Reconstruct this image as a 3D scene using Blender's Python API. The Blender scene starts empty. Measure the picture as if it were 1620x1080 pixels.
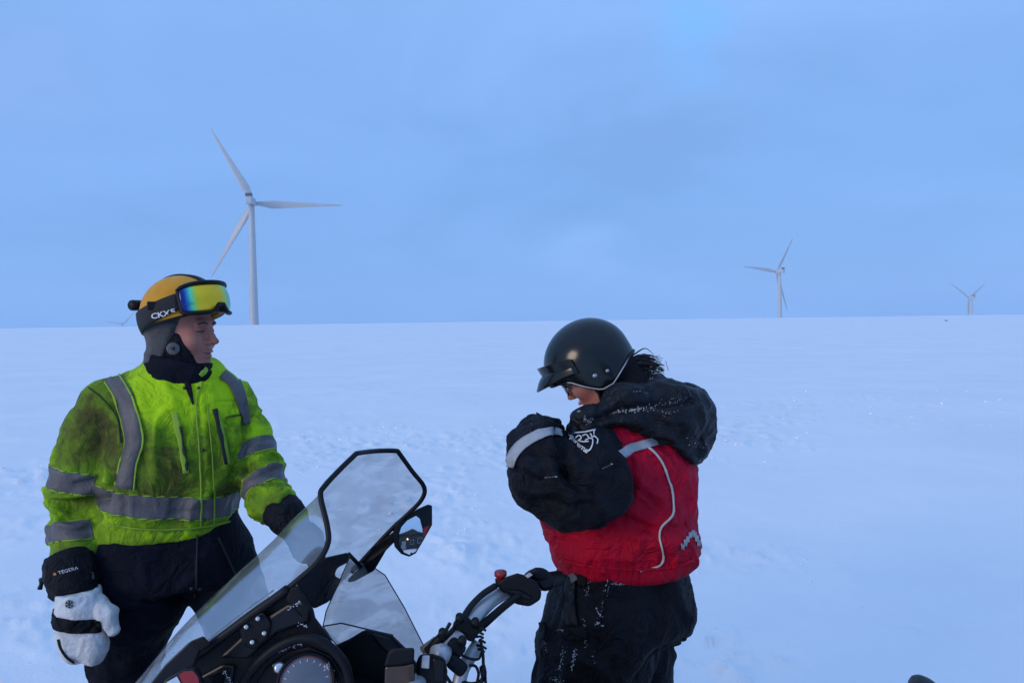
import bpy, bmesh, math, random
import numpy as np
from mathutils import Vector, Matrix
from mathutils.bvhtree import BVHTree

random.seed(7)
RNG = np.random.default_rng(7)
SC = bpy.context.scene
COL = SC.collection
R = math.radians

# ------------------------------------------------------------------ camera
CAM_H = 1.68
FPX = 1170.0                                   # focal length in photo pixels (1620 wide)
cam_data = bpy.data.cameras.new('camera')
cam_data.lens = 26.0
cam_data.sensor_width = 36.0
cam_data.clip_start = 0.05
cam_data.clip_end = 20000
cam = bpy.data.objects.new('camera', cam_data)
COL.objects.link(cam)
CAM_ROT = Matrix.Rotation(R(90 - 1.57), 4, 'X') @ Matrix.Rotation(R(-0.78), 4, 'Z')
cam.matrix_world = Matrix.Translation((0, 0, CAM_H)) @ CAM_ROT
SC.camera = cam

# ------------------------------------------------------------------ sky and sun
SUN_AZ = R(228)            # low sun behind the photographer, to the left
SUN_EL = R(14.0)
world = bpy.data.worlds.new('World')
SC.world = world
world.use_nodes = True
wn, wl = world.node_tree.nodes, world.node_tree.links
wn.clear()
w_out = wn.new('ShaderNodeOutputWorld')
w_bg = wn.new('ShaderNodeBackground')
w_bg.inputs['Strength'].default_value = 0.10
sky = wn.new('ShaderNodeTexSky')
sky.sky_type = 'NISHITA'
sky.sun_disc = False
sky.sun_elevation = SUN_EL
sky.sun_rotation = SUN_AZ
sky.altitude = 300
sky.air_density = 1.0
sky.dust_density = 1.5
sky.ozone_density = 2.0
tc = wn.new('ShaderNodeTexCoord')
# a thin, even sheet of dusk cloud with soft lighter and darker billows
mp = wn.new('ShaderNodeMapping')
mp.inputs['Scale'].default_value = (1.0, 1.0, 2.6)
mp.inputs['Location'].default_value = (0.35, 0.1, 0.22)
wl.new(tc.outputs['Generated'], mp.inputs['Vector'])
n1 = wn.new('ShaderNodeTexNoise')
n1.inputs['Scale'].default_value = 2.3
n1.inputs['Detail'].default_value = 5.0
n1.inputs['Roughness'].default_value = 0.52
n1.inputs['Distortion'].default_value = 0.5
wl.new(mp.outputs['Vector'], n1.inputs['Vector'])
cr = wn.new('ShaderNodeValToRGB')
cr.color_ramp.elements[0].position = 0.32
cr.color_ramp.elements[0].color = (1.70, 3.75, 8.1, 1)
cr.color_ramp.elements[1].position = 0.70
cr.color_ramp.elements[1].color = (2.2, 4.5, 9.5, 1)
wl.new(n1.outputs['Fac'], cr.inputs['Fac'])
# two thinner places in the sheet: a blue opening high up, a pale one low above the skyline


def sky_patch(base_sock, px, py, spread, col, amt, seed, stretch):
    # soft-edged patch round the direction of photo pixel (px, py), broken up by noise
    x, y, z = (px - 810) / 1170, 1.0, (508 - py) / 1170
    ln = math.sqrt(x * x + y * y + z * z)
    sub = wn.new('ShaderNodeVectorMath')
    sub.operation = 'SUBTRACT'
    wl.new(tc.outputs['Generated'], sub.inputs[0])
    sub.inputs[1].default_value = (x / ln, y / ln, z / ln)
    sc_ = wn.new('ShaderNodeVectorMath')
    sc_.operation = 'MULTIPLY'
    wl.new(sub.outputs[0], sc_.inputs[0])
    sc_.inputs[1].default_value = (1 / (spread * stretch), 1 / spread, 1 / spread)
    ln_ = wn.new('ShaderNodeVectorMath')
    ln_.operation = 'LENGTH'
    wl.new(sc_.outputs[0], ln_.inputs[0])
    nz_ = wn.new('ShaderNodeTexNoise')
    nz_.inputs['Scale'].default_value = 9.0
    nz_.inputs['Detail'].default_value = 4
    nz_.inputs['Distortion'].default_value = .8
    mp2 = wn.new('ShaderNodeMapping')
    mp2.inputs['Location'].default_value = (seed, seed * .7, 0)
    mp2.inputs['Scale'].default_value = (1, 1, 1.8)
    wl.new(tc.outputs['Generated'], mp2.inputs['Vector'])
    wl.new(mp2.outputs['Vector'], nz_.inputs['Vector'])
    ad = wn.new('ShaderNodeMath')
    ad.operation = 'MULTIPLY_ADD'
    ad.inputs[1].default_value = 1.6
    wl.new(nz_.outputs['Fac'], ad.inputs[0])
    wl.new(ln_.outputs['Value'], ad.inputs[2])
    mr = wn.new('ShaderNodeMapRange')
    mr.interpolation_type = 'SMOOTHSTEP'
    mr.inputs['From Min'].default_value = 0.75
    mr.inputs['From Max'].default_value = 1.75
    mr.inputs['To Min'].default_value = amt
    mr.inputs['To Max'].default_value = 0.0
    wl.new(ad.outputs[0], mr.inputs['Value'])
    mx = wn.new('ShaderNodeMix')
    mx.data_type = 'RGBA'
    wl.new(mr.outputs['Result'], mx.inputs['Factor'])
    wl.new(base_sock, mx.inputs['A'])
    mx.inputs['B'].default_value = (*col, 1)
    return mx.outputs['Result']


sheet = sky_patch(cr.outputs['Color'], 1085, 55, .085, (1.65, 4.7, 10.2), .9, 1.7, .9)
sheet = sky_patch(sheet, 925, 385, .060, (2.6, 5.0, 9.7), .7, 5.1, 1.8)
sheet = sky_patch(sheet, 1040, 225, .09, (1.70, 3.55, 7.6), .7, 3.3, 1.8)
sheet = sky_patch(sheet, 30, 120, .11, (2.45, 4.45, 9.2), .7, 7.7, 1.2)
mixs = wn.new('ShaderNodeMix')
mixs.data_type = 'RGBA'
mixs.inputs['Factor'].default_value = 0.88
wl.new(sky.outputs['Color'], mixs.inputs['A'])
wl.new(sheet, mixs.inputs['B'])
# an overcast sheet grows lighter and less blue towards the zenith
sep = wn.new('ShaderNodeSeparateXYZ')
wl.new(tc.outputs['Generated'], sep.inputs['Vector'])
zr = wn.new('ShaderNodeValToRGB')
zr.color_ramp.interpolation = 'EASE'
zr.color_ramp.elements[0].position = 0.0
zr.color_ramp.elements[0].color = (1, 1, 1, 1)
zr.color_ramp.elements[1].position = 1.0
zr.color_ramp.elements[1].color = (1.9, 1.5, 1.28, 1)
wl.new(sep.outputs['Z'], zr.inputs['Fac'])
zm = wn.new('ShaderNodeMix')
zm.data_type, zm.blend_type = 'RGBA', 'MULTIPLY'
zm.inputs['Factor'].default_value = 1.0
wl.new(mixs.outputs['Result'], zm.inputs['A'])
wl.new(zr.outputs['Color'], zm.inputs['B'])
wl.new(zm.outputs['Result'], w_bg.inputs['Color'])
wl.new(w_bg.outputs['Background'], w_out.inputs['Surface'])

sun_data = bpy.data.lights.new('sun', 'SUN')
sun_data.energy = 1.35
sun_data.angle = R(22)
sun_data.color = (1.0, 0.83, 0.66)
sun = bpy.data.objects.new('sun', sun_data)
COL.objects.link(sun)
sd = Vector((math.sin(SUN_AZ) * math.cos(SUN_EL), math.cos(SUN_AZ) * math.cos(SUN_EL), math.sin(SUN_EL)))
sun.rotation_euler = sd.to_track_quat('Z', 'Y').to_euler()
sun.location = (0, -5, 8)

SC.view_settings.view_transform = 'Standard'
SC.view_settings.look = 'None'
SC.view_settings.exposure = 0.06
SC.view_settings.gamma = 1.0
SC.view_settings.use_curve_mapping = False
SC.render.engine = 'CYCLES'
SC.cycles.use_denoising = True
SC.cycles.max_bounces = 8
SC.cycles.transparent_max_bounces = 16
SC.cycles.volume_bounces = 1

# ------------------------------------------------------------------ helpers
MW = np.array(cam.matrix_world)
CAMP = np.array([0, 0, CAM_H])


def P(px, py, d):
    """point in the world that lies at depth d on the sight line of photo pixel (px, py)"""
    v = MW[:3, :3] @ np.array([(px - 810) / FPX * d, (540 - py) / FPX * d, -d])
    return v + CAMP


def proj(V):
    q = (np.asarray(V) - CAMP) @ MW[:3, :3]
    return np.stack([810 + FPX * q[:, 0] / -q[:, 2], 540 - FPX * q[:, 1] / -q[:, 2]], 1), -q[:, 2]


def nrm(v):
    v = np.asarray(v, float)
    return v / np.linalg.norm(v)


def _hash(ix, iy, iz, seed):
    h = (ix * 374761393 + iy * 668265263 + iz * 2147483647 + seed * 1274126177) & 0xFFFFFFFF
    h = ((h ^ (h >> 13)) * 1274126177) & 0xFFFFFFFF
    h = ((h ^ (h >> 16)) * 2246822519) & 0xFFFFFFFF
    return ((h ^ (h >> 15)) & 0xFFFF) / 65535.0


def vnoise(p, seed=0):
    p = np.asarray(p, float)
    i = np.floor(p).astype(np.int64)
    f = p - i
    f = f * f * f * (f * (f * 6 - 15) + 10)
    out = 0
    for dx in (0, 1):
        wx = f[:, 0] if dx else 1 - f[:, 0]
        for dy in (0, 1):
            wy = f[:, 1] if dy else 1 - f[:, 1]
            for dz in (0, 1):
                wz = f[:, 2] if dz else 1 - f[:, 2]
                out = out + wx * wy * wz * _hash(i[:, 0] + dx, i[:, 1] + dy, i[:, 2] + dz, seed)
    return out


def fbm(p, octv=4, seed=0, gain=0.5):
    p = np.asarray(p, float)
    a, s, t = 1.0, 0.0, 0.0
    for k in range(octv):
        s = s + a * vnoise(p * (2.03 ** k) + 17.3 * k, seed + k)
        t += a
        a *= gain
    return s / t


def ridge(p, octv=2, seed=0):
    p = np.asarray(p, float)
    s, a, t = 0.0, 1.0, 0.0
    for k in range(octv):
        s = s + a * (1 - np.abs(2 * vnoise(p * (2.1 ** k) + 9.1 * k, seed + k) - 1)) ** 2
        t += a
        a *= 0.45
    return s / t


# ---- signed-distance shapes, meshed with surface nets
def smin(a, b, k):
    h = np.clip(0.5 + 0.5 * (b - a) / k, 0, 1)
    return b + (a - b) * h - k * h * (1 - h)


def smax(a, b, k):
    return -smin(-a, -b, k)


def rcone(p, a, b, ra, rb):
    a = np.asarray(a, np.float32)
    ba = np.asarray(b, np.float32) - a
    pa = p - a
    t = np.clip(pa @ ba / max(float(ba @ ba), 1e-9), 0, 1)
    d = pa - t[:, None] * ba
    return np.sqrt(np.einsum('ij,ij->i', d, d)) - (ra + (rb - ra) * t)


def chain(p, pts, rad, k=0.03):
    d = None
    for i in range(len(pts) - 1):
        e = rcone(p, pts[i], pts[i + 1], rad[i], rad[i + 1])
        d = e if d is None else smin(d, e, k)
    return d


def ell(p, c, r, ax=None):
    q = p - np.asarray(c, np.float32)
    if ax is not None:
        q = q @ np.asarray(ax, np.float32).T
    r = np.asarray(r, np.float32)
    k0 = np.linalg.norm(q / r, axis=1)
    k1 = np.linalg.norm(q / (r * r), axis=1)
    return k0 * (k0 - 1) / np.maximum(k1, 1e-6)


def sections(p, secs, lat, fr, n=2.4):
    """stack of superellipses: secs = [(centre xyz, half width, half depth)] from low to high"""
    z = np.array([s[0][2] for s in secs])
    C = np.array([s[0] for s in secs])
    zq = np.clip(p[:, 2], z[0], z[-1])
    cx, cy = np.interp(zq, z, C[:, 0]), np.interp(zq, z, C[:, 1])
    rx, ry = np.interp(zq, z, [s[1] for s in secs]), np.interp(zq, z, [s[2] for s in secs])
    dx, dy = p[:, 0] - cx, p[:, 1] - cy
    u, v = dx * lat[0] + dy * lat[1], dx * fr[0] + dy * fr[1]
    d = ((np.abs(u / rx) ** n + np.abs(v / ry) ** n) ** (1 / n) - 1) * np.minimum(rx, ry)
    return smax(d, np.abs(p[:, 2] - (z[0] + z[-1]) / 2) - (z[-1] - z[0]) / 2, 0.01)


def mesh_sdf(f, lo, hi, h):
    lo, hi = np.asarray(lo, float), np.asarray(hi, float)
    n = np.ceil((hi - lo) / h).astype(int) + 1
    ax = [lo[i] + h * np.arange(n[i]) for i in range(3)]
    F = np.empty(n, np.float32)
    slab = max(1, 400000 // (n[1] * n[2]))
    for i in range(0, n[0], slab):
        g = np.stack(np.meshgrid(ax[0][i:i + slab], ax[1], ax[2], indexing='ij'), -1).reshape(-1, 3).astype(np.float32)
        F[i:i + slab] = f(g).reshape(-1, n[1], n[2])
    for k in range(3):
        w = [slice(None)] * 3
        for e in (0, -1):
            w[k] = e
            F[tuple(w)] = h
    s = F < 0
    c = np.zeros(tuple(n - 1), np.int8)
    for dx in (0, 1):
        for dy in (0, 1):
            for dz in (0, 1):
                c += s[dx:n[0] - 1 + dx, dy:n[1] - 1 + dy, dz:n[2] - 1 + dz]
    act = (c > 0) & (c < 8)
    idx = -np.ones(tuple(n - 1), np.int64)
    A = np.argwhere(act)
    idx[act] = np.arange(len(A))
    acc, cnt = np.zeros((len(A), 3)), np.zeros(len(A))
    for axis in range(3):
        o = [k for k in range(3) if k != axis]
        for da in (0, 1):
            for db in (0, 1):
                off = np.zeros(3, int)
                off[o[0]], off[o[1]] = da, db
                i0 = A + off
                i1 = i0.copy()
                i1[:, axis] += 1
                f0, f1 = F[tuple(i0.T)], F[tuple(i1.T)]
                m = (f0 < 0) != (f1 < 0)
                t = np.where(m, f0 / np.where(m, f0 - f1, 1), 0)
                pt = np.repeat(off[None].astype(float), len(A), 0)
                pt[:, axis] = t
                acc[m] += pt[m]
                cnt[m] += 1
    V = lo + (A + acc / cnt[:, None]) * h
    quads = []
    for axis in range(3):
        o = [(axis + 1) % 3, (axis + 2) % 3]
        sl0 = [slice(None)] * 3
        sl1 = [slice(None)] * 3
        sl0[axis], sl1[axis] = slice(0, n[axis] - 1), slice(1, n[axis])
        e = np.argwhere(s[tuple(sl0)] != s[tuple(sl1)])
        e = e[(e[:, o[0]] > 0) & (e[:, o[1]] > 0) & (e[:, o[0]] < n[o[0]] - 1) & (e[:, o[1]] < n[o[1]] - 1)]
        q = []
        for da, db in ((-1, -1), (0, -1), (0, 0), (-1, 0)):
            k = e.copy()
            k[:, o[0]] += da
            k[:, o[1]] += db
            q.append(idx[tuple(k.T)])
        q = np.stack(q, 1)
        flip = ~s[tuple(e.T)]
        q[flip] = q[flip][:, ::-1]
        quads.append(q)
    Q = np.concatenate(quads)
    T = np.concatenate([Q[:, [0, 1, 2]], Q[:, [0, 2, 3]]])
    return V, Q, T


def bounds(pts, pad):
    a = np.array([np.asarray(q, float) for q in pts])
    return a.min(0) - pad, a.max(0) + pad


def orient(V, F, c):
    """turn the faces so that they look away from c"""
    V = np.asarray(V, float)
    s = 0.0
    for f in F[::7]:
        n = np.cross(V[f[1]] - V[f[0]], V[f[2]] - V[f[0]])
        s += n @ (V[f[0]] - c)
    return F if s > 0 else [tuple(f)[::-1] for f in F]


def vnormals(V, T):
    fn = np.cross(V[T[:, 1]] - V[T[:, 0]], V[T[:, 2]] - V[T[:, 0]])
    N = np.zeros_like(V)
    for k in range(3):
        np.add.at(N, T[:, k], fn)
    return N / np.maximum(np.linalg.norm(N, axis=1, keepdims=True), 1e-9)


def laplace(V, Q, it=1, lam=0.5):
    E = np.concatenate([Q[:, [0, 1]], Q[:, [1, 2]], Q[:, [2, 3]], Q[:, [3, 0]]])
    E = np.concatenate([E, E[:, ::-1]])
    cnt = np.bincount(E[:, 0], minlength=len(V))[:, None]
    for _ in range(it):
        S = np.stack([np.bincount(E[:, 0], V[E[:, 1], k], len(V)) for k in range(3)], 1)
        V = V + lam * (S / np.maximum(cnt, 1) - V)
    return V


# ---- objects
def link(o, parent=None):
    COL.objects.link(o)
    if parent is not None:
        o.parent = parent
        o.matrix_parent_inverse = parent.matrix_world.inverted() if parent.type != 'EMPTY' else Matrix.Translation(-parent.location)
    return o


def mesh_obj(name, V, F, mat, parent=None, smooth=True, attrs=None):
    me = bpy.data.meshes.new(name)
    me.from_pydata([tuple(map(float, v)) for v in V], [], [tuple(map(int, f)) for f in F])
    me.update()
    if smooth:
        me.polygons.foreach_set('use_smooth', [True] * len(me.polygons))
    if mat is not None:
        me.materials.append(mat)
    if attrs:
        for k, a in attrs.items():
            at = me.attributes.new(k, 'FLOAT', 'POINT')
            at.data.foreach_set('value', np.asarray(a, np.float32))
    return link(bpy.data.objects.new(name, me), parent)


def empty(name, loc, label=None, cat=None, group=None):
    o = bpy.data.objects.new(name, None)
    o.location = loc
    COL.objects.link(o)
    tag(o, label, cat, group)
    return o


def tag(o, label=None, cat=None, group=None, kind=None):
    for k, v in (('label', label), ('category', cat), ('group', group), ('kind', kind)):
        if v:
            o[k] = v
    return o


def solid(o, t, offset=-1):
    m = o.modifiers.new('thickness', 'SOLIDIFY')
    m.thickness, m.offset = t, offset
    return o


def bevel(o, w, seg=2):
    m = o.modifiers.new('bevel', 'BEVEL')
    m.width, m.segments, m.limit_method = w, seg, 'ANGLE'
    m.angle_limit = R(35)
    return o


def spline(pts, n=8, closed=False):
    """Catmull-Rom through the points"""
    pts = [np.asarray(p, float) for p in pts]
    out = []
    m = len(pts)
    rng = range(m) if closed else range(m - 1)
    for i in rng:
        p1, p2 = pts[i], pts[(i + 1) % m]
        p0 = pts[(i - 1) % m] if (closed or i > 0) else 2 * p1 - p2
        p3 = pts[(i + 2) % m] if (closed or i + 2 < m) else 2 * p2 - p1
        for k in range(n):
            t = k / n
            out.append(0.5 * (2 * p1 + (p2 - p0) * t + (2 * p0 - 5 * p1 + 4 * p2 - p3) * t * t + (3 * p1 - p0 - 3 * p2 + p3) * t ** 3))
    if not closed:
        out.append(pts[-1])
    return np.array(out)


def tube_geo(pts, rad, seg=10, closed=False, flat=1.0):
    pts = np.asarray(pts, float)
    m = len(pts)
    rad = np.broadcast_to(np.asarray(rad, float), (m,))
    if closed:
        tan = np.roll(pts, -1, 0) - np.roll(pts, 1, 0)
    else:
        tan = np.gradient(pts, axis=0)
    tan /= np.maximum(np.linalg.norm(tan, axis=1, keepdims=True), 1e-9)
    u = np.cross(tan[0], [0, 0, 1.0])
    if np.linalg.norm(u) < 1e-3:
        u = np.cross(tan[0], [1.0, 0, 0])
    u = nrm(u)
    V, F = [], []
    for i in range(m):
        u = nrm(u - tan[i] * (u @ tan[i]))
        w = np.cross(tan[i], u)
        for k in range(seg):
            a = 2 * math.pi * k / seg
            V.append(pts[i] + rad[i] * (math.cos(a) * u + flat * math.sin(a) * w))
    for i in range(m if closed else m - 1):
        j = (i + 1) % m
        for k in range(seg):
            l = (k + 1) % seg
            F.append((i * seg + k, i * seg + l, j * seg + l, j * seg + k))
    if not closed:
        F.append(tuple(range(seg))[::-1])
        F.append(tuple((m - 1) * seg + k for k in range(seg)))
    return V, F


def tube(name, pts, rad, mat, parent=None, seg=10, closed=False, flat=1.0):
    V, F = tube_geo(pts, rad, seg, closed, flat)
    return mesh_obj(name, V, F, mat, parent)


def join_geo(parts):
    V, F, o = [], [], 0
    for v, f in parts:
        V += [np.asarray(x) for x in v]
        F += [tuple(i + o for i in q) for q in f]
        o += len(v)
    return V, F


def grid_faces(nu, nv, wrap=False):
    F = []
    for i in range(nu - 1):
        for j in range(nv if wrap else nv - 1):
            k = (j + 1) % nv
            F.append((i * nv + j, i * nv + k, (i + 1) * nv + k, (i + 1) * nv + j))
    return F


def box_geo(c, s, ax=None):
    c = np.asarray(c, float)
    ax = np.eye(3) if ax is None else np.asarray(ax, float)
    V = []
    for x in (-1, 1):
        for y in (-1, 1):
            for z in (-1, 1):
                V.append(c + ax[0] * x * s[0] / 2 + ax[1] * y * s[1] / 2 + ax[2] * z * s[2] / 2)
    F = [(0, 1, 3, 2), (4, 6, 7, 5), (0, 4, 5, 1), (2, 3, 7, 6), (0, 2, 6, 4), (1, 5, 7, 3)]
    if np.dot(np.cross(ax[0], ax[1]), ax[2]) < 0:
        F = [f[::-1] for f in F]
    return V, F


def box(name, c, s, mat, parent=None, ax=None, bev=0.0):
    V, F = box_geo(c, s, ax)
    o = mesh_obj(name, V, F, mat, parent, smooth=False)
    if bev:
        bevel(o, bev)
    return o


def slab(name, poly, depth, thick, mat, parent=None, bev=0.004):
    """plate whose outline is given by sight-line points, depth one number or one per corner"""
    n = len(poly)
    ds = np.broadcast_to(np.asarray(depth, float), (n,))
    A = [P(x, y, d) for (x, y), d in zip(poly, ds)]
    B = [a + nrm(a - CAMP) * thick for a in A]
    F = [tuple(range(n)), tuple(range(2 * n - 1, n - 1, -1))]
    F += [(i, n + i, n + (i + 1) % n, (i + 1) % n) for i in range(n)]
    o = mesh_obj(name, A + B, F, mat, parent, smooth=False)
    bm = bmesh.new()
    bm.from_mesh(o.data)
    bmesh.ops.recalc_face_normals(bm, faces=bm.faces)
    bm.to_mesh(o.data)
    bm.free()
    if bev:
        bevel(o, bev)
    return o


# ---- pieces sewn or printed on a surface
def clip_piece(name, V, T, N, f, off, mat, parent, thick=0.002, attrs=None):
    """the part of a surface where f >= 0, lifted off it"""
    ins = f >= 0
    k = ins[T].sum(1)
    newV = list(V + N * off)
    faces = [tuple(t) for t in T[k == 3]]
    cut = {}
    for t in T[(k == 1) | (k == 2)]:
        poly = []
        for a, b in ((t[0], t[1]), (t[1], t[2]), (t[2], t[0])):
            if ins[a]:
                poly.append(a)
            if ins[a] != ins[b]:
                key = (min(a, b), max(a, b))
                if key not in cut:
                    s = f[a] / (f[a] - f[b])
                    cut[key] = len(newV)
                    newV.append((V[a] + N[a] * off) * (1 - s) + (V[b] + N[b] * off) * s)
                poly.append(cut[key])
        faces.append(tuple(poly))
    used = sorted({i for q in faces for i in q})
    mp_ = {u: i for i, u in enumerate(used)}
    o = mesh_obj(name, [newV[u] for u in used], [tuple(mp_[i] for i in q) for q in faces], mat, parent)
    if thick:
        solid(o, thick)
    return o


class Surf:
    """a finished surface that strips and lettering can be laid on"""
    def __init__(self, V, T):
        self.bvh = BVHTree.FromPolygons([Vector(v) for v in V], [tuple(map(int, t)) for t in T])

    def hit(self, px, py, off):
        d = nrm(P(px, py, 1.0) - CAMP)
        h = self.bvh.ray_cast(Vector(CAMP), Vector(d))
        if h[0] is None:
            return None
        n = np.array(h[1])
        if n @ d > 0:
            n = -n
        return np.array(h[0]) + n * off


def strip(name, surf, line, width, mat, parent, off=0.003, thick=0.002, n=6, cross=4, smooth_line=True):
    pts = spline([np.array(q, float) for q in line], n) if smooth_line else np.array(line, float)
    if np.ndim(width) == 0:
        w = np.full(len(pts), float(width))
    else:
        w = np.interp(np.linspace(0, 1, len(pts)), np.linspace(0, 1, len(width)), width)
    t = np.gradient(pts, axis=0)
    t /= np.linalg.norm(t, axis=1, keepdims=True)
    nn = np.stack([-t[:, 1], t[:, 0]], 1)
    V, idx, F = [], {}, []
    for i in range(len(pts)):
        for j in range(cross + 1):
            q = pts[i] + nn[i] * w[i] * (j / cross - 0.5)
            h = surf.hit(q[0], q[1], off)
            if h is not None:
                idx[i, j] = len(V)
                V.append(h)
    for i in range(len(pts) - 1):
        for j in range(cross):
            k = [(i, j), (i, j + 1), (i + 1, j + 1), (i + 1, j)]
            if all(a in idx for a in k):
                q = [idx[a] for a in k]
                if max(np.linalg.norm(V[q[a]] - V[q[a - 1]]) for a in range(4)) < 0.05:
                    F.append(tuple(q))
    o = mesh_obj(name, V, F, mat, parent)
    if thick:
        solid(o, thick, 1)
    return o


def lettering(name, text, surf, cx, cy, size, ang, mat, parent, off=0.004, bend=None, shear=0.0, sx=1.0, bold=0.0):
    cu = bpy.data.curves.new(name, 'FONT')
    cu.body, cu.size, cu.align_x, cu.align_y, cu.shear = text, 1.0, 'CENTER', 'CENTER', shear
    cu.offset = bold
    cu.resolution_u = 2
    tmp = bpy.data.objects.new('tmp', cu)
    COL.objects.link(tmp)
    bpy.context.view_layer.update()
    me = bpy.data.meshes.new_from_object(tmp.evaluated_get(bpy.context.evaluated_depsgraph_get()))
    bpy.data.objects.remove(tmp)
    bpy.data.curves.remove(cu)
    bm = bmesh.new()
    bm.from_mesh(me)
    bmesh.ops.triangulate(bm, faces=bm.faces)
    bmesh.ops.subdivide_edges(bm, edges=[e for e in bm.edges if e.calc_length() > .12], cuts=2, use_grid_fill=True)
    bmesh.ops.triangulate(bm, faces=bm.faces)
    bm.to_mesh(me)
    bm.free()
    ca, sa = math.cos(R(ang)), math.sin(R(ang))
    V = []
    for v in me.vertices:
        x, y = v.co.x * size * sx, v.co.y * size
        if bend:
            a = x / bend
            x, y = math.sin(a) * (bend - y), bend - (bend - y) * math.cos(a)
        q = (cx + x * ca - y * sa, cy - x * sa - y * ca)
        h = surf.hit(q[0], q[1], off)
        V.append(h if h is not None else P(q[0], q[1], 2.2))
    o = mesh_obj(name, V, [tuple(p.vertices) for p in me.polygons], mat, parent, smooth=False)
    bpy.data.meshes.remove(me)
    return o


# ------------------------------------------------------------------ materials
def material(name, col, rough=0.7, var=0.12, vscale=8.0, bump=0.0, bscale=60.0, metal=0.0, spec=0.5, coat=0.0, sheen=0.0, crough=0.13, wrinkle=0.0, wscale=15.0):
    m = bpy.data.materials.new(name)
    m.use_nodes = True
    nt = m.node_tree
    b = nt.nodes['Principled BSDF']
    b.inputs['Roughness'].default_value = rough
    b.inputs['Metallic'].default_value = metal
    b.inputs['Specular IOR Level'].default_value = spec
    b.inputs['Coat Weight'].default_value = coat
    b.inputs['Coat Roughness'].default_value = crough
    b.inputs['Sheen Weight'].default_value = sheen
    tcn = nt.nodes.new('ShaderNodeTexCoord')
    nz = nt.nodes.new('ShaderNodeTexNoise')
    nz.inputs['Scale'].default_value = vscale
    nz.inputs['Detail'].default_value = 6
    nt.links.new(tcn.outputs['Object'], nz.inputs['Vector'])
    rp = nt.nodes.new('ShaderNodeValToRGB')
    lo = [c * (1 - var) for c in col]
    hi = [min(1, c * (1 + var)) for c in col]
    rp.color_ramp.elements[0].position, rp.color_ramp.elements[1].position = 0.3, 0.7
    rp.color_ramp.elements[0].color = (*lo, 1)
    rp.color_ramp.elements[1].color = (*hi, 1)
    nt.links.new(nz.outputs['Fac'], rp.inputs['Fac'])
    nt.links.new(rp.outputs['Color'], b.inputs['Base Color'])
    if wrinkle:
        nw = nt.nodes.new('ShaderNodeTexNoise')            # small irregular creases of worn cloth
        nw.inputs['Scale'].default_value = wscale
        nw.inputs['Detail'].default_value = 3
        nw.inputs['Distortion'].default_value = 1.8
        nt.links.new(tcn.outputs['Object'], nw.inputs['Vector'])
        ab = nt.nodes.new('ShaderNodeMath')
        ab.operation = 'SUBTRACT'
        ab.inputs[1].default_value = 0.5
        nt.links.new(nw.outputs['Fac'], ab.inputs[0])
        ab2 = nt.nodes.new('ShaderNodeMath')
        ab2.operation = 'ABSOLUTE'
        nt.links.new(ab.outputs[0], ab2.inputs[0])
        bw = nt.nodes.new('ShaderNodeBump')
        bw.inputs['Strength'].default_value = wrinkle
        bw.inputs['Distance'].default_value = 0.06
        nt.links.new(ab2.outputs[0], bw.inputs['Height'])
        nt.links.new(bw.outputs['Normal'], b.inputs['Normal'])
    if bump:
        n2 = nt.nodes.new('ShaderNodeTexNoise')
        n2.inputs['Scale'].default_value = bscale
        n2.inputs['Detail'].default_value = 4
        nt.links.new(tcn.outputs['Object'], n2.inputs['Vector'])
        bp = nt.nodes.new('ShaderNodeBump')
        bp.inputs['Strength'].default_value = bump
        bp.inputs['Distance'].default_value = 0.01
        nt.links.new(n2.outputs['Fac'], bp.inputs['Height'])
        if wrinkle:
            nt.links.new(bw.outputs['Normal'], bp.inputs['Normal'])
        nt.links.new(bp.outputs['Normal'], b.inputs['Normal'])
    m['ramp'] = rp.name
    return m

# ================================================================== the setting
def snow_material():
    m = bpy.data.materials.new('snow')
    m.use_nodes = True
    nt = m.node_tree
    b = nt.nodes['Principled BSDF']
    b.inputs['Roughness'].default_value = 0.62
    b.inputs['Specular IOR Level'].default_value = 0.25
    tcn = nt.nodes.new('ShaderNodeTexCoord')
    nz = nt.nodes.new('ShaderNodeTexNoise')
    nz.inputs['Scale'].default_value = 0.35
    nz.inputs['Detail'].default_value = 8
    nz.inputs['Roughness'].default_value = 0.6
    nt.links.new(tcn.outputs['Object'], nz.inputs['Vector'])
    rp = nt.nodes.new('ShaderNodeValToRGB')
    rp.color_ramp.elements[0].position, rp.color_ramp.elements[1].position = 0.3, 0.7
    rp.color_ramp.elements[0].color = (0.80, 0.81, 0.835, 1)
    rp.color_ramp.elements[1].color = (0.87, 0.875, 0.885, 1)
    nt.links.new(nz.outputs['Fac'], rp.inputs['Fac'])
    nt.links.new(rp.outputs['Color'], b.inputs['Base Color'])
    h = None
    for sc, amt in ((9.0, 0.6), (55.0, 0.35)):
        n2 = nt.nodes.new('ShaderNodeTexNoise')
        n2.inputs['Scale'].default_value = sc
        n2.inputs['Detail'].default_value = 5
        nt.links.new(tcn.outputs['Object'], n2.inputs['Vector'])
        mu = nt.nodes.new('ShaderNodeMath')
        mu.operation = 'MULTIPLY_ADD'
        mu.inputs[1].default_value = amt
        nt.links.new(n2.outputs['Fac'], mu.inputs[0])
        if h is None:
            mu.inputs[2].default_value = 0
        else:
            nt.links.new(h, mu.inputs[2])
        h = mu.outputs[0]
    bp = nt.nodes.new('ShaderNodeBump')
    bp.inputs['Strength'].default_value = 0.35
    bp.inputs['Distance'].default_value = 0.02
    nt.links.new(h, bp.inputs['Height'])
    nt.links.new(bp.outputs['Normal'], b.inputs['Normal'])
    return m


M_SNOW = snow_material()


def ground_xy(px, py):
    d = nrm(P(px, py, 1.0) - CAMP)
    t = -CAM_H / d[2]
    return CAMP + d * t


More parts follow.
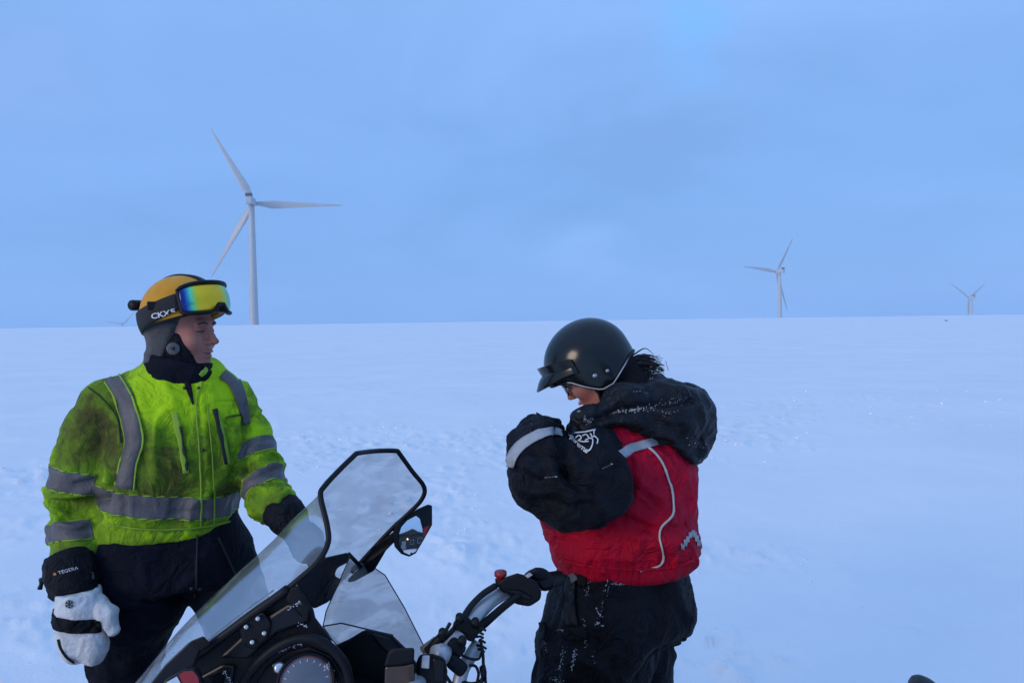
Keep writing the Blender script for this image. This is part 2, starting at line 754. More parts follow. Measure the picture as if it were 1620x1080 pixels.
# wind-carved and trampled places, where the photograph shows them: (pixel, pixel, radius in m, weight)
ROUGH = [(470, 690, 2.5, .6), (600, 700, 2.6, .7), (720, 730, 1.7, .9), (780, 790, 1.1, 1.0), (720, 850, .8, 1.0), (660, 820, .8, .6),
         (790, 690, 2.2, .8), (1150, 680, 1.8, 1.0), (1230, 650, 2.6, .9), (1330, 635, 3.2, .9), (1420, 628, 3.0, .6), (1540, 640, 3.2, .45),
         (1100, 720, 1.3, .7), (1210, 890, .55, .8), (1270, 900, .45, .6), (1130, 880, .5, .6), (1430, 980, .4, .4),
         (40, 760, 1.5, .8), (90, 740, 1.4, .7), (30, 850, 1.0, .5), (60, 990, .7, .6), (20, 1030, .6, .6), (1120, 1040, .45, .9), (820, 1000, .6, .4)]
ROUGH_W = [(*ground_xy(a, b)[:2], r, w) for a, b, r, w in ROUGH]


def terrain(x, y):
    r = np.hypot(x, y)
    # a barely swelling fell: the crest stands about at eye level, beyond it the land falls away
    z = 1.62 * np.clip((r - 40) / 210, 0, 1) ** 2 * (3 - 2 * np.clip((r - 40) / 210, 0, 1))
    fall = np.clip((r - 250) / 2300, 0, 1)
    th = np.arctan2(x, y)
    z = z - 62 * fall ** 1.15 * (0.45 + 0.55 * np.clip((0.25 - th) / 0.8, 0, 1)) * (r > 250)
    p = np.stack([x, y, np.zeros_like(x)], 1)
    near = np.clip(1.3 - r / 140, 0, 1)
    # long drifts along the wind, then sastrugi
    a = R(38)
    u, v = x * math.cos(a) + y * math.sin(a), -x * math.sin(a) + y * math.cos(a)
    q = np.stack([u * 0.10, v * 0.34, 0 * x], 1)
    z = z + near * 0.26 * (fbm(q, 3, 3) - 0.5) * np.clip(r / 5, 0.25, 1)
    q = np.stack([u * 0.55, v * 2.3, 0 * x + 3], 1)
    patch = np.clip(fbm(p * 0.22, 3, 21) * 2.4 - 0.85, 0, 1)
    z = z + near * 0.05 * patch * (ridge(q, 3, 5) - 0.4)
    z = z + near * 0.016 * (fbm(p * 2.2, 3, 8) - 0.5)
    w = np.zeros_like(x)
    for cx, cy, rad, wt in ROUGH_W:
        d2 = ((x - cx) ** 2 + (y - cy) ** 2) / rad ** 2
        w = np.maximum(w, wt * np.exp(-d2 * 1.4))
    q = np.stack([u * 3.6, v * 6.0, 0 * x + 9], 1)
    w = w * np.clip(fbm(p * np.array([.9, .9, 1]) + 40, 3, 51) * 3.4 - 1.15, 0.08, 1)
    lump = ridge(q, 3, 31) * 0.6 + np.clip(fbm(p * 11.0, 3, 41) - 0.47, 0, 1) * 1.6
    z = z + w * (0.13 * np.clip(lump - 0.34, 0, 1) - 0.012)
    return z


def ground():
    rad = [0.15]
    while rad[-1] < 3600:
        rad.append(rad[-1] * (1.0105 if rad[-1] < 60 else 1.03) + 0.004)
    rad = np.array(rad)
    th = np.concatenate([np.arange(-42, 42.01, 0.22), np.arange(45, 318, 3.0)])
    th = np.radians(th)
    X = np.outer(rad, np.sin(th)).ravel()
    Y = np.outer(rad, np.cos(th)).ravel()
    Z = terrain(X, Y)
    V = np.stack([X, Y, Z], 1)
    nv = len(th)
    F = grid_faces(len(rad), nv, wrap=True)
    V = np.vstack([V, [[0, 0, float(Z[:nv].mean())]]])
    F += [(len(V) - 1, (j + 1) % nv, j) for j in range(nv)]
    F = [f[::-1] for f in F]
    return tag(mesh_obj('snow_field', V, F, M_SNOW), kind='structure')


GROUND = ground()


def tz(x, y):
    return float(terrain(np.array([float(x)]), np.array([float(y)]))[0])


# loose crumbs of wind-broken snow lying where the surface is trampled
def crumbs():
    ico = bmesh.new()
    bmesh.ops.create_icosphere(ico, subdivisions=1, radius=1)
    iv = np.array([v.co for v in ico.verts])
    itf = [tuple(v.index for v in f.verts) for f in ico.faces]
    ico.free()
    parts = []
    for cx, cy, rad, wt in ROUGH_W:
        n = int(11 * wt * min(rad, 2.0))
        for _ in range(n):
            x, y = RNG.normal(cx, rad * 0.55), RNG.normal(cy, rad * 0.4)
            s = RNG.uniform(0.005, 0.02) * (0.6 + 0.4 * min(rad, 2))
            sc = s * RNG.uniform(0.6, 1.5, 3) * np.array([1, 1, 0.6])
            v = iv * (1 + RNG.uniform(-.25, .25, (len(iv), 1))) * sc
            parts.append((v + np.array([x, y, tz(x, y) + s * 0.15]), itf))
    V, F = join_geo(parts)
    o = mesh_obj('snow_crumbs', V, F, M_SNOW, smooth=False)
    return tag(o, 'loose crumbs of broken snow scattered over the trampled patches', 'snow', kind='stuff')


crumbs()

# ---- wind turbines
M_TOWER = material('turbine_white', (0.44, 0.45, 0.46), 0.45, 0.05, 0.3)
M_COOLER = material('cooler_grey', (0.07, 0.08, 0.09), 0.6, 0.2, 1.0)


def blade_geo(L, hubr):
    """twisted, tapered aerofoil along +Z, root at the hub"""
    st = [(0.0, .95, 1.0, 0), (.03, .95, 1.0, 0), (.09, 1.25, .75, 10), (.19, 1.75, .38, 14), (.30, 1.60, .28, 11), (.45, 1.25, .24, 7),
          (.60, .95, .21, 4), (.75, .70, .19, 2), (.88, .48, .17, 1), (.96, .28, .16, 0), (1.0, .06, .16, 0)]
    V = []
    n = 14
    for t, c, th, tw in st:
        a = R(tw)
        for k in range(n):
            ph = 2 * math.pi * k / n
            x, y = math.cos(ph) * c - c * 0.25 * min(1, t * 6), math.sin(ph) * c * th * (1.0 if th > 0.9 else (0.6 + 0.4 * math.cos(ph)))
            x, y = x * 1.2, y * 1.2
            V.append((x * math.cos(a) - y * math.sin(a), x * math.sin(a) + y * math.cos(a) - 1.6 * t * t, hubr + t * L))
    F = grid_faces(len(st), n, wrap=True)
    F += [tuple(range(n))[::-1], tuple((len(st) - 1) * n + k for k in range(n))]
    return np.array(V, float), F


def turbine(hub_px, dist, yaw, phase, label, blade=46.0):
    """hub given by its pixel and distance; the tower goes down to the terrain"""
    hub = P(hub_px[0], hub_px[1], dist)
    ca, sa = math.cos(yaw), math.sin(yaw)
    axis = np.array([sa, ca, 0.0])              # from nacelle to rotor
    side = np.array([ca, -sa, 0.0])
    up = np.array([0, 0, 1.0])
    tx, ty = (hub - axis * 4.6)[:2]
    zb = tz(tx, ty) - 0.5
    root = empty('wind_turbine', (tx, ty, zb), label, 'wind turbine', 'wind turbines on the snowy fell')
    ztop = hub[2] - 1.9
    n, prof = 28, []
    for k in range(9):
        t = k / 8
        prof.append((zb + (ztop - zb) * t, 2.45 + (1.5 - 2.45) * t))
    V = [(tx + r * math.cos(2 * math.pi * j / n), ty + r * math.sin(2 * math.pi * j / n), z) for z, r in prof for j in range(n)]
    F = grid_faces(len(prof), n, wrap=True) + [tuple((len(prof) - 1) * n + j for j in range(n))]
    mesh_obj('tower', V, F, M_TOWER, root)
    nc = hub - axis * 6.3 + up * 0.35
    nac = box('nacelle', nc, (3.6, 8.6, 3.9), M_TOWER, root, ax=(side, axis, up), bev=0.5)
    box('cooler', hub - axis * 9.3 + up * 3.1, (3.5, 1.2, 1.9), M_COOLER, nac, ax=(side, axis, up), bev=0.1)
    # spinner
    prof = [(-2.0, 1.55), (-0.6, 1.75), (0.6, 1.6), (1.5, 1.1), (2.0, 0.5), (2.15, 0.05)]
    V = [hub + axis * a + r * (math.cos(2 * math.pi * j / 20) * side + math.sin(2 * math.pi * j / 20) * up) for a, r in prof for j in range(20)]
    F = grid_faces(len(prof), 20, wrap=True) + [tuple(range(20))[::-1], tuple((len(prof) - 1) * 20 + j for j in range(20))]
    mesh_obj('hub', V, [f[::-1] for f in F], M_TOWER, root)
    bv, bf = blade_geo(blade, 1.0)
    for k in range(3):
        a = R(phase + 120 * k)
        rz = math.cos(a) * side + math.sin(a) * up
        rx = np.cross(rz, axis)
        W = hub + bv[:, :1] * rx + bv[:, 1:2] * axis * -1 + bv[:, 2:] * rz
        mesh_obj('blade', W, bf, M_TOWER, root)
    return root


turbine((401.5, 322), 400, R(-4), -1.0, 'tall nearest wind turbine rising behind the man in the yellow helmet')
turbine((1228, 430), 800, R(-28), 174, 'mid-distance wind turbine to the right of the woman in black helmet')
turbine((1532.5, 471), 1180, R(-22), 150, 'small far wind turbine at the right edge of the skyline')
turbine((194, 513), 1900, R(-20), 168, 'faint farthest wind turbine barely above the skyline at the left')

# ---- thin marker stake and a dark stone poking from the snow
M_RED = material('stake_red', (0.35, 0.05, 0.06), 0.5, 0.1)
b0 = P(1062, 640, 24.0)
zb = tz(b0[0], b0[1])
ptop = P(1053, 571, 24.0)
stk = tube('marker_stake', [(b0[0], b0[1], zb - 0.3), ptop], [0.012, 0.010], M_RED, seg=8)
bpy.context.view_layer.update()
tag(stk, 'thin red marker stake leaning in the snow behind the woman', 'stake')
M_STONE = material('stone_dark', (0.10, 0.10, 0.11), 0.9, 0.3, 6.0, 0.5, 12)
g = P(1497, 509.5, 120.0)
ico = bmesh.new()
bmesh.ops.create_icosphere(ico, subdivisions=3, radius=1)
iv = np.array([v.co[:] for v in ico.verts])
iff = [tuple(v.index for v in f.verts) for f in ico.faces]
ico.free()
iv = iv * (0.75 + 0.5 * fbm(iv * 1.7 + 5, 3, 3)[:, None]) * np.array([0.25, 0.2, 0.07])
iv = iv + np.array([g[0], g[1], tz(g[0], g[1]) + 0.1])
tag(mesh_obj('stone', iv, iff, M_STONE), 'dark stone poking out of the far snow near the skyline at right', 'stone')

# ================================================================== shared clothing materials
M_NAVY = material('navy_cotton', (0.0042, 0.0055, 0.0130), 0.85, 0.3, 14, 0.25, 220, spec=0.15, wrinkle=.5, wscale=9)
M_BLACK = material('black_nylon', (0.0045, 0.0055, 0.0095), 0.7, 0.3, 14, 0.3, 180, spec=0.17, wrinkle=.6, wscale=11)
M_HOOD = material('black_coated_nylon', (0.006, 0.008, 0.012), 0.48, 0.25, 10, 0.35, 90, spec=0.2, wrinkle=.5, wscale=9)
M_RUBBER = material('black_rubber', (0.0045, 0.0055, 0.0075), 0.5, 0.2, 20, 0.1, 200, spec=0.25)
M_WHITE = material('white_print', (0.62, 0.63, 0.65), 0.7, 0.12, 30)
M_REFLECT = material('reflective_tape', (0.098, 0.090, 0.092), 0.55, 0.22, 18, 0.25, 120, spec=0.4)
M_SKIN = material('skin', (0.40, 0.16, 0.12), 0.6, 0.22, 16, 0.35, 220, spec=0.35)
M_SKIN.node_tree.nodes['Principled BSDF'].inputs['Subsurface Weight'].default_value = 0.05
M_SKIN.node_tree.nodes['Principled BSDF'].inputs['Subsurface Radius'].default_value = (0.01, 0.004, 0.002)
M_LIP = material('lip', (0.33, 0.13, 0.12), 0.45, 0.1, 30)
M_HAIR = material('dark_hair', (0.014, 0.009, 0.007), 0.45, 0.3, 60)
M_METAL = material('zinc', (0.42, 0.43, 0.45), 0.35, 0.15, 20, metal=0.9)
M_STUD = material('dark_stud', (0.05, 0.055, 0.06), 0.4, 0.2, 20, metal=0.6)
M_CRUST = material('snow_crust', (0.48, 0.50, 0.54), 0.8, 0.1, 60, 0.3, 300)
M_DARKSEAM = material('seam_dark', (0.010, 0.016, 0.010), 0.8, 0.2, 30)


def hivis_material():
    """fluorescent yellow-green twill, soiled with oily smears; the vertex value 'soil' holds the work dirt and the shade painted into the folds"""
    m = material('hivis_twill', (0.37, 0.61, 0.008), 0.72, 0.10, 9, 0.25, 260, spec=0.15, wrinkle=.5, wscale=9)
    nt = m.node_tree
    b = nt.nodes['Principled BSDF']
    base = nt.nodes[m['ramp']].outputs['Color']
    tcn = nt.nodes.new('ShaderNodeTexCoord')
    at = nt.nodes.new('ShaderNodeAttribute')
    at.attribute_name = 'soil_shade'
    nz = nt.nodes.new('ShaderNodeTexNoise')
    nz.inputs['Scale'].default_value = 13
    nz.inputs['Detail'].default_value = 7
    nz.inputs['Roughness'].default_value = 0.65
    nz.inputs['Distortion'].default_value = 1.2
    nt.links.new(tcn.outputs['Object'], nz.inputs['Vector'])
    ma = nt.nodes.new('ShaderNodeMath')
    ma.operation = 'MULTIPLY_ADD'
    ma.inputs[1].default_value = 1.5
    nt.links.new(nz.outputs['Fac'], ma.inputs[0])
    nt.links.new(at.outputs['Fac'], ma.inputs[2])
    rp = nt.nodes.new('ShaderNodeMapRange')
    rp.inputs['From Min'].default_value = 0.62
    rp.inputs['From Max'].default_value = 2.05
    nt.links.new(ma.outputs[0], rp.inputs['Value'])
    dirt_shade = nt.nodes.new('ShaderNodeValToRGB')  # colour ramp for both the dirt and the painted fold shade
    e = dirt_shade.color_ramp.elements
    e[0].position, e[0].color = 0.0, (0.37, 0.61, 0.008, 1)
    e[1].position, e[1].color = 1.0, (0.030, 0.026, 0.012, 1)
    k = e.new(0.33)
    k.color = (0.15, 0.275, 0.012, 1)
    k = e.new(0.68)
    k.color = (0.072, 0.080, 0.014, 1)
    nt.links.new(rp.outputs['Result'], dirt_shade.inputs['Fac'])
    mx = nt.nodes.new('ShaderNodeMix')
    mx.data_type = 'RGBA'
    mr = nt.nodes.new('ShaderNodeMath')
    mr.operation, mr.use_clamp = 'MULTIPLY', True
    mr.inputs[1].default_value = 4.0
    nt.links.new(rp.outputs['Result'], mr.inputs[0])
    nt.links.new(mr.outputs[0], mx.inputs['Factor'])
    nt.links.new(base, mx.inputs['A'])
    nt.links.new(dirt_shade.outputs['Color'], mx.inputs['B'])
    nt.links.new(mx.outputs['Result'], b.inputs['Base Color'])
    return m


M_HIVIS = hivis_material()
M_HIVIS_PIPE = material('hivis_seam', (0.22, 0.38, 0.025), 0.7, 0.15, 20)


def face_frame(fwd, up):
    fwd = nrm(fwd)
    left = nrm(np.cross(up, fwd))
    return np.array([fwd, left, np.cross(fwd, left)])


def head_sdf(o, A, female=False):
    """o = point between the ears at eye level; rows of A = forward, left, up"""
    def L(f, l, u):
        return o + A[0] * f + A[1] * l + A[2] * u

    def f(p):
        d = ell(p, L(-.012, 0, .035), (.100, .077, .098), A)
        d = smin(d, ell(p, L(.032, 0, -.045), (.060, .060, .088), A), .03)
        d = smin(d, ell(p, L(.064, 0, -.108), (.026, .028, .021), A), .025)
        for s in (-1, 1):
            d = smin(d, rcone(p, L(-.01, s * .060, -.055), L(.06, s * .02, -.112), .016, .014), .03)
            d = smin(d, ell(p, L(.056, s * .040, -.034), (.034, .028, .030), A), .02)
        d = smin(d, rcone(p, L(.083, -.034, .019), L(.083, .034, .019), .011, .011), .014)
        for s in (-1, 1):
            d = smax(d, -ell(p, L(.097, s * .031, -.003), (.018, .019, .013), A), .012)
            d = smin(d, ell(p, L(.074, s * .031, -.003), (.014, .015, .013), A), .004)
        nl = .112 if female else .118
        d = smin(d, rcone(p, L(.086, 0, .008), L(nl - .012, 0, -.030), .008, .011), .012)
        d = smin(d, ell(p, L(nl - .005, 0, -.037), (.013, .012, .010), A), .008)
        for s in (-1, 1):
            d = smin(d, ell(p, L(.098, s * .013, -.041), (.011, .007, .008), A), .006)
        d = smin(d, ell(p, L(.092, 0, -.068), (.010, .021, .0065), A), .006)
        d = smin(d, ell(p, L(.089, 0, -.083), (.010, .018, .0065), A), .006)
        d = smax(d, -ell(p, L(.101, 0, -.0755), (.016, .022, .0026), A), .003)
        d = smin(d, rcone(p, L(-.02, 0, -.07), L(-.035, 0, -.22), .056, .062), .03)
        return d
    return f, L


def helmet_geo(o, A, rf, rb, rw, h, low, nu=26, nv=64, off=0.0, flare=0.0):
    """dome whose lower edge follows low(azimuth) (polar angle in degrees, azimuth 0 = forward, 90 = wearer's left)"""
    V = []
    for i in range(nu):
        for j in range(nv):
            az = 2 * math.pi * j / nv
            ph = R(low(math.degrees(az))) * (i + .02) / (nu - 1 + .02)
            r = rf if math.cos(az) > 0 else rb
            w = 0.5 + 0.5 * math.cos(az)
            r = rb + (rf - rb) * w * w * (3 - 2 * w)
            fl = 1 + flare * max(0, (i / (nu - 1) - .88) / .12) ** 2
            sp = math.sin(ph)
            V.append(o + A[0] * ((r + off) * sp * math.cos(az) * fl) + A[1] * ((rw + off) * sp * math.sin(az) * fl) + A[2] * ((h + off) * math.cos(ph)))
    return V, orient(V, grid_faces(nu, nv, wrap=True) + [tuple(range(nv))[::-1]], o)


def edge_ring(V, nv, i):
    return np.array(V[i * nv:(i + 1) * nv])


# ================================================================== the man in the hi-vis jacket
DM = 2.35
KM = FPX / DM


def JM(px, py, dd=0.0):
    return P(px, py, DM + dd)


def man():
    feet = JM(290, 1344)
    root = empty('person', (feet[0], feet[1], tz(feet[0], feet[1])),
                 'man in dirty hi-vis yellow jacket and yellow helmet with ski goggles, standing behind the snowmobile', 'person')
    fr, lat = nrm([.33, -.94, 0]), nrm([.94, .33, 0])
    m = 1 / KM

    # ---------------- jacket
    secs = [(838, 262, 104, 82), (800, 264, 104, 84), (765, 270, 105, 85), (730, 279, 107, 86), (690, 285, 105, 83), (655, 287, 103, 78), (630, 287, 97, 70),
            (612, 287, 86, 60), (598, 287, 68, 52), (585, 287, 54, 46), (570, 287, 46, 42)]
    S = [(JM(c, y), a * m, b * m) for y, c, a, b in secs]
    armR = [(170, 643, -.05, 40), (150, 690, -.06, 46), (138, 745, -.06, 47), (128, 790, -.05, 42), (123, 812, -.055, 38), (121, 850, -.12, 36), (119, 888, -.17, 33)]
    armL = [(366, 640, .06, 36), (384, 690, .05, 36), (400, 735, .02, 36), (412, 760, -.01, 36), (424, 783, -.05, 33), (446, 812, -.10, 29)]
    aR = [JM(x, y, d) for x, y, d, r in armR]
    aL = [JM(x, y, d) for x, y, d, r in armL]
    rR, rL = [r * m for *_, r in armR], [r * m for *_, r in armL]

    def d_arm(p, a, r):
        d = chain(p, a, r, .02)
        ax_ = nrm(a[-1] - a[-2]).astype(np.float32)
        return smax(d, (p - a[-1].astype(np.float32)) @ ax_ - .006, .012)

    def d_torso(p):
        d = sections(p, S, lat, fr)
        d = smin(d, rcone(p, JM(240, 614, -.02), JM(172, 640, -.045), 36 * m, 40 * m), .05)
        d = smin(d, rcone(p, JM(332, 608, .03), JM(362, 634, .06), 32 * m, 36 * m), .05)
        return d

    def f(p):
        d = smin(d_torso(p), d_arm(p, aR, rR), .018)
        return smin(d, d_arm(p, aL, rL), .018)
    lo = np.min(np.vstack([np.array(aR), np.array(aL), [JM(267, 845)]]), 0) - .14
    hi = np.max(np.vstack([np.array(aR), np.array(aL), [JM(287, 565)]]), 0) + .14
    V, Q, T = mesh_sdf(f, lo, hi, 0.0060)
    V = laplace(V, Q, 2)
    N = vnormals(V, T)
    dt, dr, dl = d_torso(V.astype(np.float32)), chain(V.astype(np.float32), aR, rR, .02), chain(V.astype(np.float32), aL, rL, .02)
    wr = np.clip(.5 + (np.minimum(dt, dl) - dr) / .05, 0, 1)
    wl_ = np.clip(.5 + (np.minimum(dt, dr) - dl) / .05, 0, 1)
    wt = np.clip(1 - wr - wl_, 0, 1)
    px, dep = proj(V)
    # folds: rings round the sleeves, long hanging folds on the body, plus named creases
    axR = nrm(aR[3] - aR[0])
    axL = nrm(aL[4] - aL[0])

    def stretched(ax, hi_f, lo_f):
        al = V @ ax
        return (V - al[:, None] * ax) * lo_f + (al * hi_f)[:, None] * ax
    warp = (fbm(V * 9, 2, 90)[:, None] - .5) * .08
    VV = V + warp
    disp = wr * .036 * (ridge(stretched(axR, 17, 6) + warp * 14, 2, 11) - .45) * np.clip(.55 + (px[:, 1] - 700) / 160, .35, 1.0)
    disp = disp + wl_ * .032 * (ridge(stretched(axL, 17, 6) + warp * 14, 2, 12) - .45)
    body_f = ridge(np.stack([VV[:, 0] * 11, VV[:, 1] * 11, VV[:, 2] * 4.5], 1), 3, 13) - .45
    disp = disp + wt * .026 * body_f * np.clip((px[:, 1] - 600) / 80, .3, 1)
    hem = np.exp(-((px[:, 1] - 822) / 16) ** 2)
    disp = disp + wt * hem * .008 * (ridge(np.stack([VV[:, 0] * 22, VV[:, 1] * 22, VV[:, 2] * 5], 1), 1, 14) - .4)
    disp = disp + .004 * (fbm(V * 28, 2, 15) - .5)

    def crease(line, w, a):
        nonlocal disp
        pts = np.array(line, float)
        dmin = np.full(len(V), 1e9)
        for a0, b0_ in zip(pts[:-1], pts[1:]):
            ba = b0_ - a0
            t = np.clip(((px - a0) @ ba) / (ba @ ba), 0, 1)
            dmin = np.minimum(dmin, np.linalg.norm(px - a0 - t[:, None] * ba, axis=1))
        facing = ((N @ nrm(JM(270, 700) - CAMP)) < 0.1)
        disp = disp + a * np.exp(-(dmin / w) ** 2) * facing
    crease([(84, 792), (112, 800), (165, 788)], 7, -.016)
    crease([(78, 770), (120, 778), (172, 760)], 7, .010)
    crease([(95, 822), (130, 812), (160, 818)], 5, -.010)
    crease([(180, 640), (196, 690), (192, 740), (170, 790)], 6, -.014)      # where the arm hangs against the chest
    crease([(385, 640), (388, 700), (378, 760)], 5, -.010)
    crease([(384, 742), (412, 738), (432, 745)], 5, -.012)
    crease([(225, 640), (250, 700), (240, 760)], 9, .006)
    crease([(262, 610), (285, 660), (300, 720)], 8, .006)
    crease([(330, 610), (346, 660), (352, 740)], 7, .005)
    crease([(200, 700), (230, 730), (262, 745)], 6, -.006)
    crease([(220, 800), (260, 815), (300, 808)], 5, -.005)
    crease([(318, 605), (326, 700), (330, 838)], 5, .005)                   # the covered front placket
    disp = disp * np.where(wt > .5, np.clip((842 - px[:, 1]) / 22, .15, 1), 1)
    V = V + N * disp[:, None]
    V = laplace(V, Q, 1, .35)
    N = vnormals(V, T)
    px, dep = proj(V)
    soil_shade = np.full(len(V), .27) - .22 * disp / .02  # hollows darkened and ridges lightened as painted fold shade; dirt spots follow
    for x, y, sx, sy, a in ((150, 665, 32, 60, .27), (120, 690, 50, 60, .24), (165, 690, 16, 40, .4), (110, 700, 30, 40, .12), (255, 735, 55, 58, .33), (285, 770, 48, 38, .33), (350, 720, 36, 62, .30), (240, 690, 34, 40, .2),
                            (225, 775, 45, 30, .25), (270, 820, 60, 14, .3), (360, 790, 22, 40, .4), (178, 620, 18, 16, .25), (125, 775, 50, 10, .3), (130, 872, 40, 14, .4), (425, 790, 40, 30, .35), (400, 740, 20, 30, .15),
                            (185, 735, 12, 50, .35), (300, 600, 80, 45, -.6), (255, 640, 42, 50, -.35), (345, 640, 30, 50, -.3), (400, 700, 20, 25, -.2), (130, 815, 40, 14, -.15), (150, 640, 60, 60, .15)):
        soil_shade += a * np.exp(-((px[:, 0] - x) / sx) ** 2 - ((px[:, 1] - y) / sy) ** 2)
    jacket = mesh_obj('jacket', V, Q, M_HIVIS, root, attrs={'soil_shade': soil_shade})
    jacket['label'] = 'soiled yellow-green hi-vis jacket'
    surf = Surf(V, T)

    # reflective bands run right round
    def band(side_w, p0, p1, half, name='reflective_band'):
        a, b = np.array(p0), np.array(p1)
        ax = nrm(b - a)
        fld = np.minimum(half - np.abs((V - a) @ ax), (side_w - .5) * .2)
        clip_piece(name, V, T, N, fld, .0025, M_REFLECT, jacket, .002)
        for s in (-1, 1):
            g = np.minimum(.0022 - np.abs((V - a) @ ax - s * (half + .0015)), (side_w - .5) * .2)
            clip_piece('band_piping', V, T, N, g, .003, M_HIVIS_PIPE, jacket, .002)
    band(wr, JM(133, 752, -.06), JM(129, 772, -.06), 15 * m)
    band(wr, JM(119, 842, -.09), JM(118, 862, -.10), 14 * m)
    band(wl_, aL[1] * .35 + aL[2] * .65, aL[2], 12 * m)
    band(wl_, aL[4] * .7 + aL[3] * .3, aL[5], 12 * m)
    band(wt, JM(268, 781), JM(265, 801), 16 * m)
    # shoulder braces
    strip('reflective_band', surf, [(177, 597), (197, 626), (208, 668), (212, 700), (203, 732), (197, 772)], [26, 29, 29, 28, 27, 30], M_REFLECT, jacket, .004)
    strip('band_piping', surf, [(189, 594), (210, 626), (223, 668), (227, 700), (217, 732), (212, 776)], 3, M_HIVIS_PIPE, jacket, .005, cross=2)
    strip('band_piping', surf, [(166, 606), (183, 630), (193, 668), (198, 700), (190, 732), (184, 768)], 3, M_HIVIS_PIPE, jacket, .005, cross=2)
    strip('reflective_band', surf, [(352, 590), (370, 606), (383, 640), (390, 672)], [20, 20, 16, 12], M_REFLECT, jacket, .004)
    # front closure, placket stitching, chest pockets
    strip('zip', surf, [(295, 600), (300, 618), (306, 640)], [11, 9, 3], M_BLACK, jacket, .003, cross=3)
    strip('placket_seam', surf, [(320, 606), (312, 630), (311, 660), (316, 720), (318, 780), (317, 834)], 2.6, M_HIVIS_PIPE, jacket, .003, cross=2)
    strip('placket_seam', surf, [(327, 640), (335, 720), (338, 780), (337, 832)], 2.2, M_HIVIS_PIPE, jacket, .003, cross=2)
    strip('pocket_welt', surf, [(276, 652), (287, 700), (295, 748)], 11, M_HIVIS_PIPE, jacket, .004, cross=3)
    strip('pocket_opening', surf, [(286, 674), (293, 712), (297, 744)], [2, 5, 4], M_DARKSEAM, jacket, .006, cross=2)
    strip('pocket_welt', surf, [(341, 650), (350, 690), (359, 736)], 9, M_HIVIS_PIPE, jacket, .004, cross=3)
    strip('pocket_opening', surf, [(339, 647), (348, 690), (356, 734)], [7, 5, 3], M_DARKSEAM, jacket, .006, cross=2)
    strip('pocket_seam', surf, [(355, 661), (368, 658), (380, 656)], 1.5, M_DARKSEAM, jacket, .003, cross=2)
    strip('armhole_seam', surf, [(140, 613), (164, 632), (186, 662), (192, 700)], 2.0, M_DARKSEAM, jacket, .002, cross=2)
    strip('hem_seam', surf, [(170, 829), (220, 835), (265, 837), (320, 833), (368, 823)], 2.4, M_HIVIS_PIPE, jacket, .003, cross=2)
    for x, y in ((292, 614), (315, 614), (321, 711), (321, 822), (316, 590)):
        c = surf.hit(x, y, .003)
        if c is not None:
            v, q = tube_geo([c, c + fr * .004], [.0055, .004], 12)
            mesh_obj('press_stud', v, q, M_STUD, jacket)

    # ---------------- collar
    def fcol(p):
        axis = nrm(JM(288, 560) - JM(285, 605))
        o = JM(284, 606)
        d = rcone(p, JM(285, 604, .0), JM(290, 560, -.005), 57 * m, 50 * m)
        d = smin(d, rcone(p, JM(310, 588, -.05), JM(318, 574, -.05), 24 * m, 18 * m), .02)
        t = (p - o) @ axis
        top = .086 - .25 * (p[:, 0] - float(o[0])) + .006 * np.sin((p @ np.array([40, 20, 10.])))
        d = np.maximum(d, t - top)
        d = np.maximum(d, .006 - t)
        inner = rcone(p, JM(285, 604), JM(292, 540), 46 * m, 40 * m)
        return np.maximum(d, -np.maximum(inner, .075 - t))
    Vc, Qc, Tc = mesh_sdf(fcol, *bounds([JM(287, 604), JM(292, 566), JM(318, 580, -.05)], .14), .005)
    Vc = laplace(Vc, Qc, 3)
    Nc = vnormals(Vc, Tc)
    Vc = Vc + Nc * (.006 * (ridge(np.stack([Vc[:, 0] * 10, Vc[:, 1] * 10, Vc[:, 2] * 26], 1), 2, 5) - .4))[:, None]
    mesh_obj('collar', Vc, Qc, M_NAVY, jacket)
    csurf = Surf(Vc, Tc)
    strip('collar_tab', csurf, [(316, 594), (321, 589), (326, 584)], [6, 8, 5], M_HIVIS_PIPE, jacket, .004, cross=3)

    # ---------------- trousers
    legR = [(222, 880, -.03, 74), (219, 935, -.03, 71), (207, 990, -.02, 59), (199, 1040, -.02, 49), (195, 1100, -.02, 46), (195, 1290, .0, 44)]
    legL = [(334, 880, .05, 64), (362, 940, .03, 51), (398, 1040, .0, 46), (412, 1100, .0, 46), (420, 1290, .03, 44)]
    pR, pL = [JM(x, y, d) for x, y, d, r in legR], [JM(x, y, d) for x, y, d, r in legL]
    S2 = [(JM(284, 915), 102 * m, 74 * m), (JM(280, 900), 116 * m, 82 * m), (JM(274, 860), 108 * m, 80 * m), (JM(268, 815), 100 * m, 74 * m)]

    def ftr(p):
        d = smin(chain(p, pR, [r * m for *_, r in legR], .03), chain(p, pL, [r * m for *_, r in legL], .03), .02)
        return smin(d, sections(p, S2, lat, fr), .03)
    Vt, Qt, Tt = mesh_sdf(ftr, *bounds(pR + pL + [q[0] for q in S2], .25), .0085)
    Vt = laplace(Vt, Qt, 2)
    Nt = vnormals(Vt, Tt)
    wv = (fbm(Vt * 6, 2, 70)[:, None] - .5) * .15
    Wt = Vt + wv
    dz = .022 * (ridge(np.stack([Wt[:, 0] * 7, Wt[:, 1] * 7, Wt[:, 2] * 9], 1), 3, 71) - .45) + .004 * (fbm(Vt * 25, 2, 73) - .5)
    pxt, _ = proj(Vt)
    dz = dz * np.clip((pxt[:, 1] - 820) / 60, .1, 1)
    Vt = Vt + Nt * dz[:, None]
    Nt = vnormals(Vt, Tt)
    tr = mesh_obj('trousers', Vt, Qt, M_NAVY, root)
    ts = Surf(Vt, Tt)
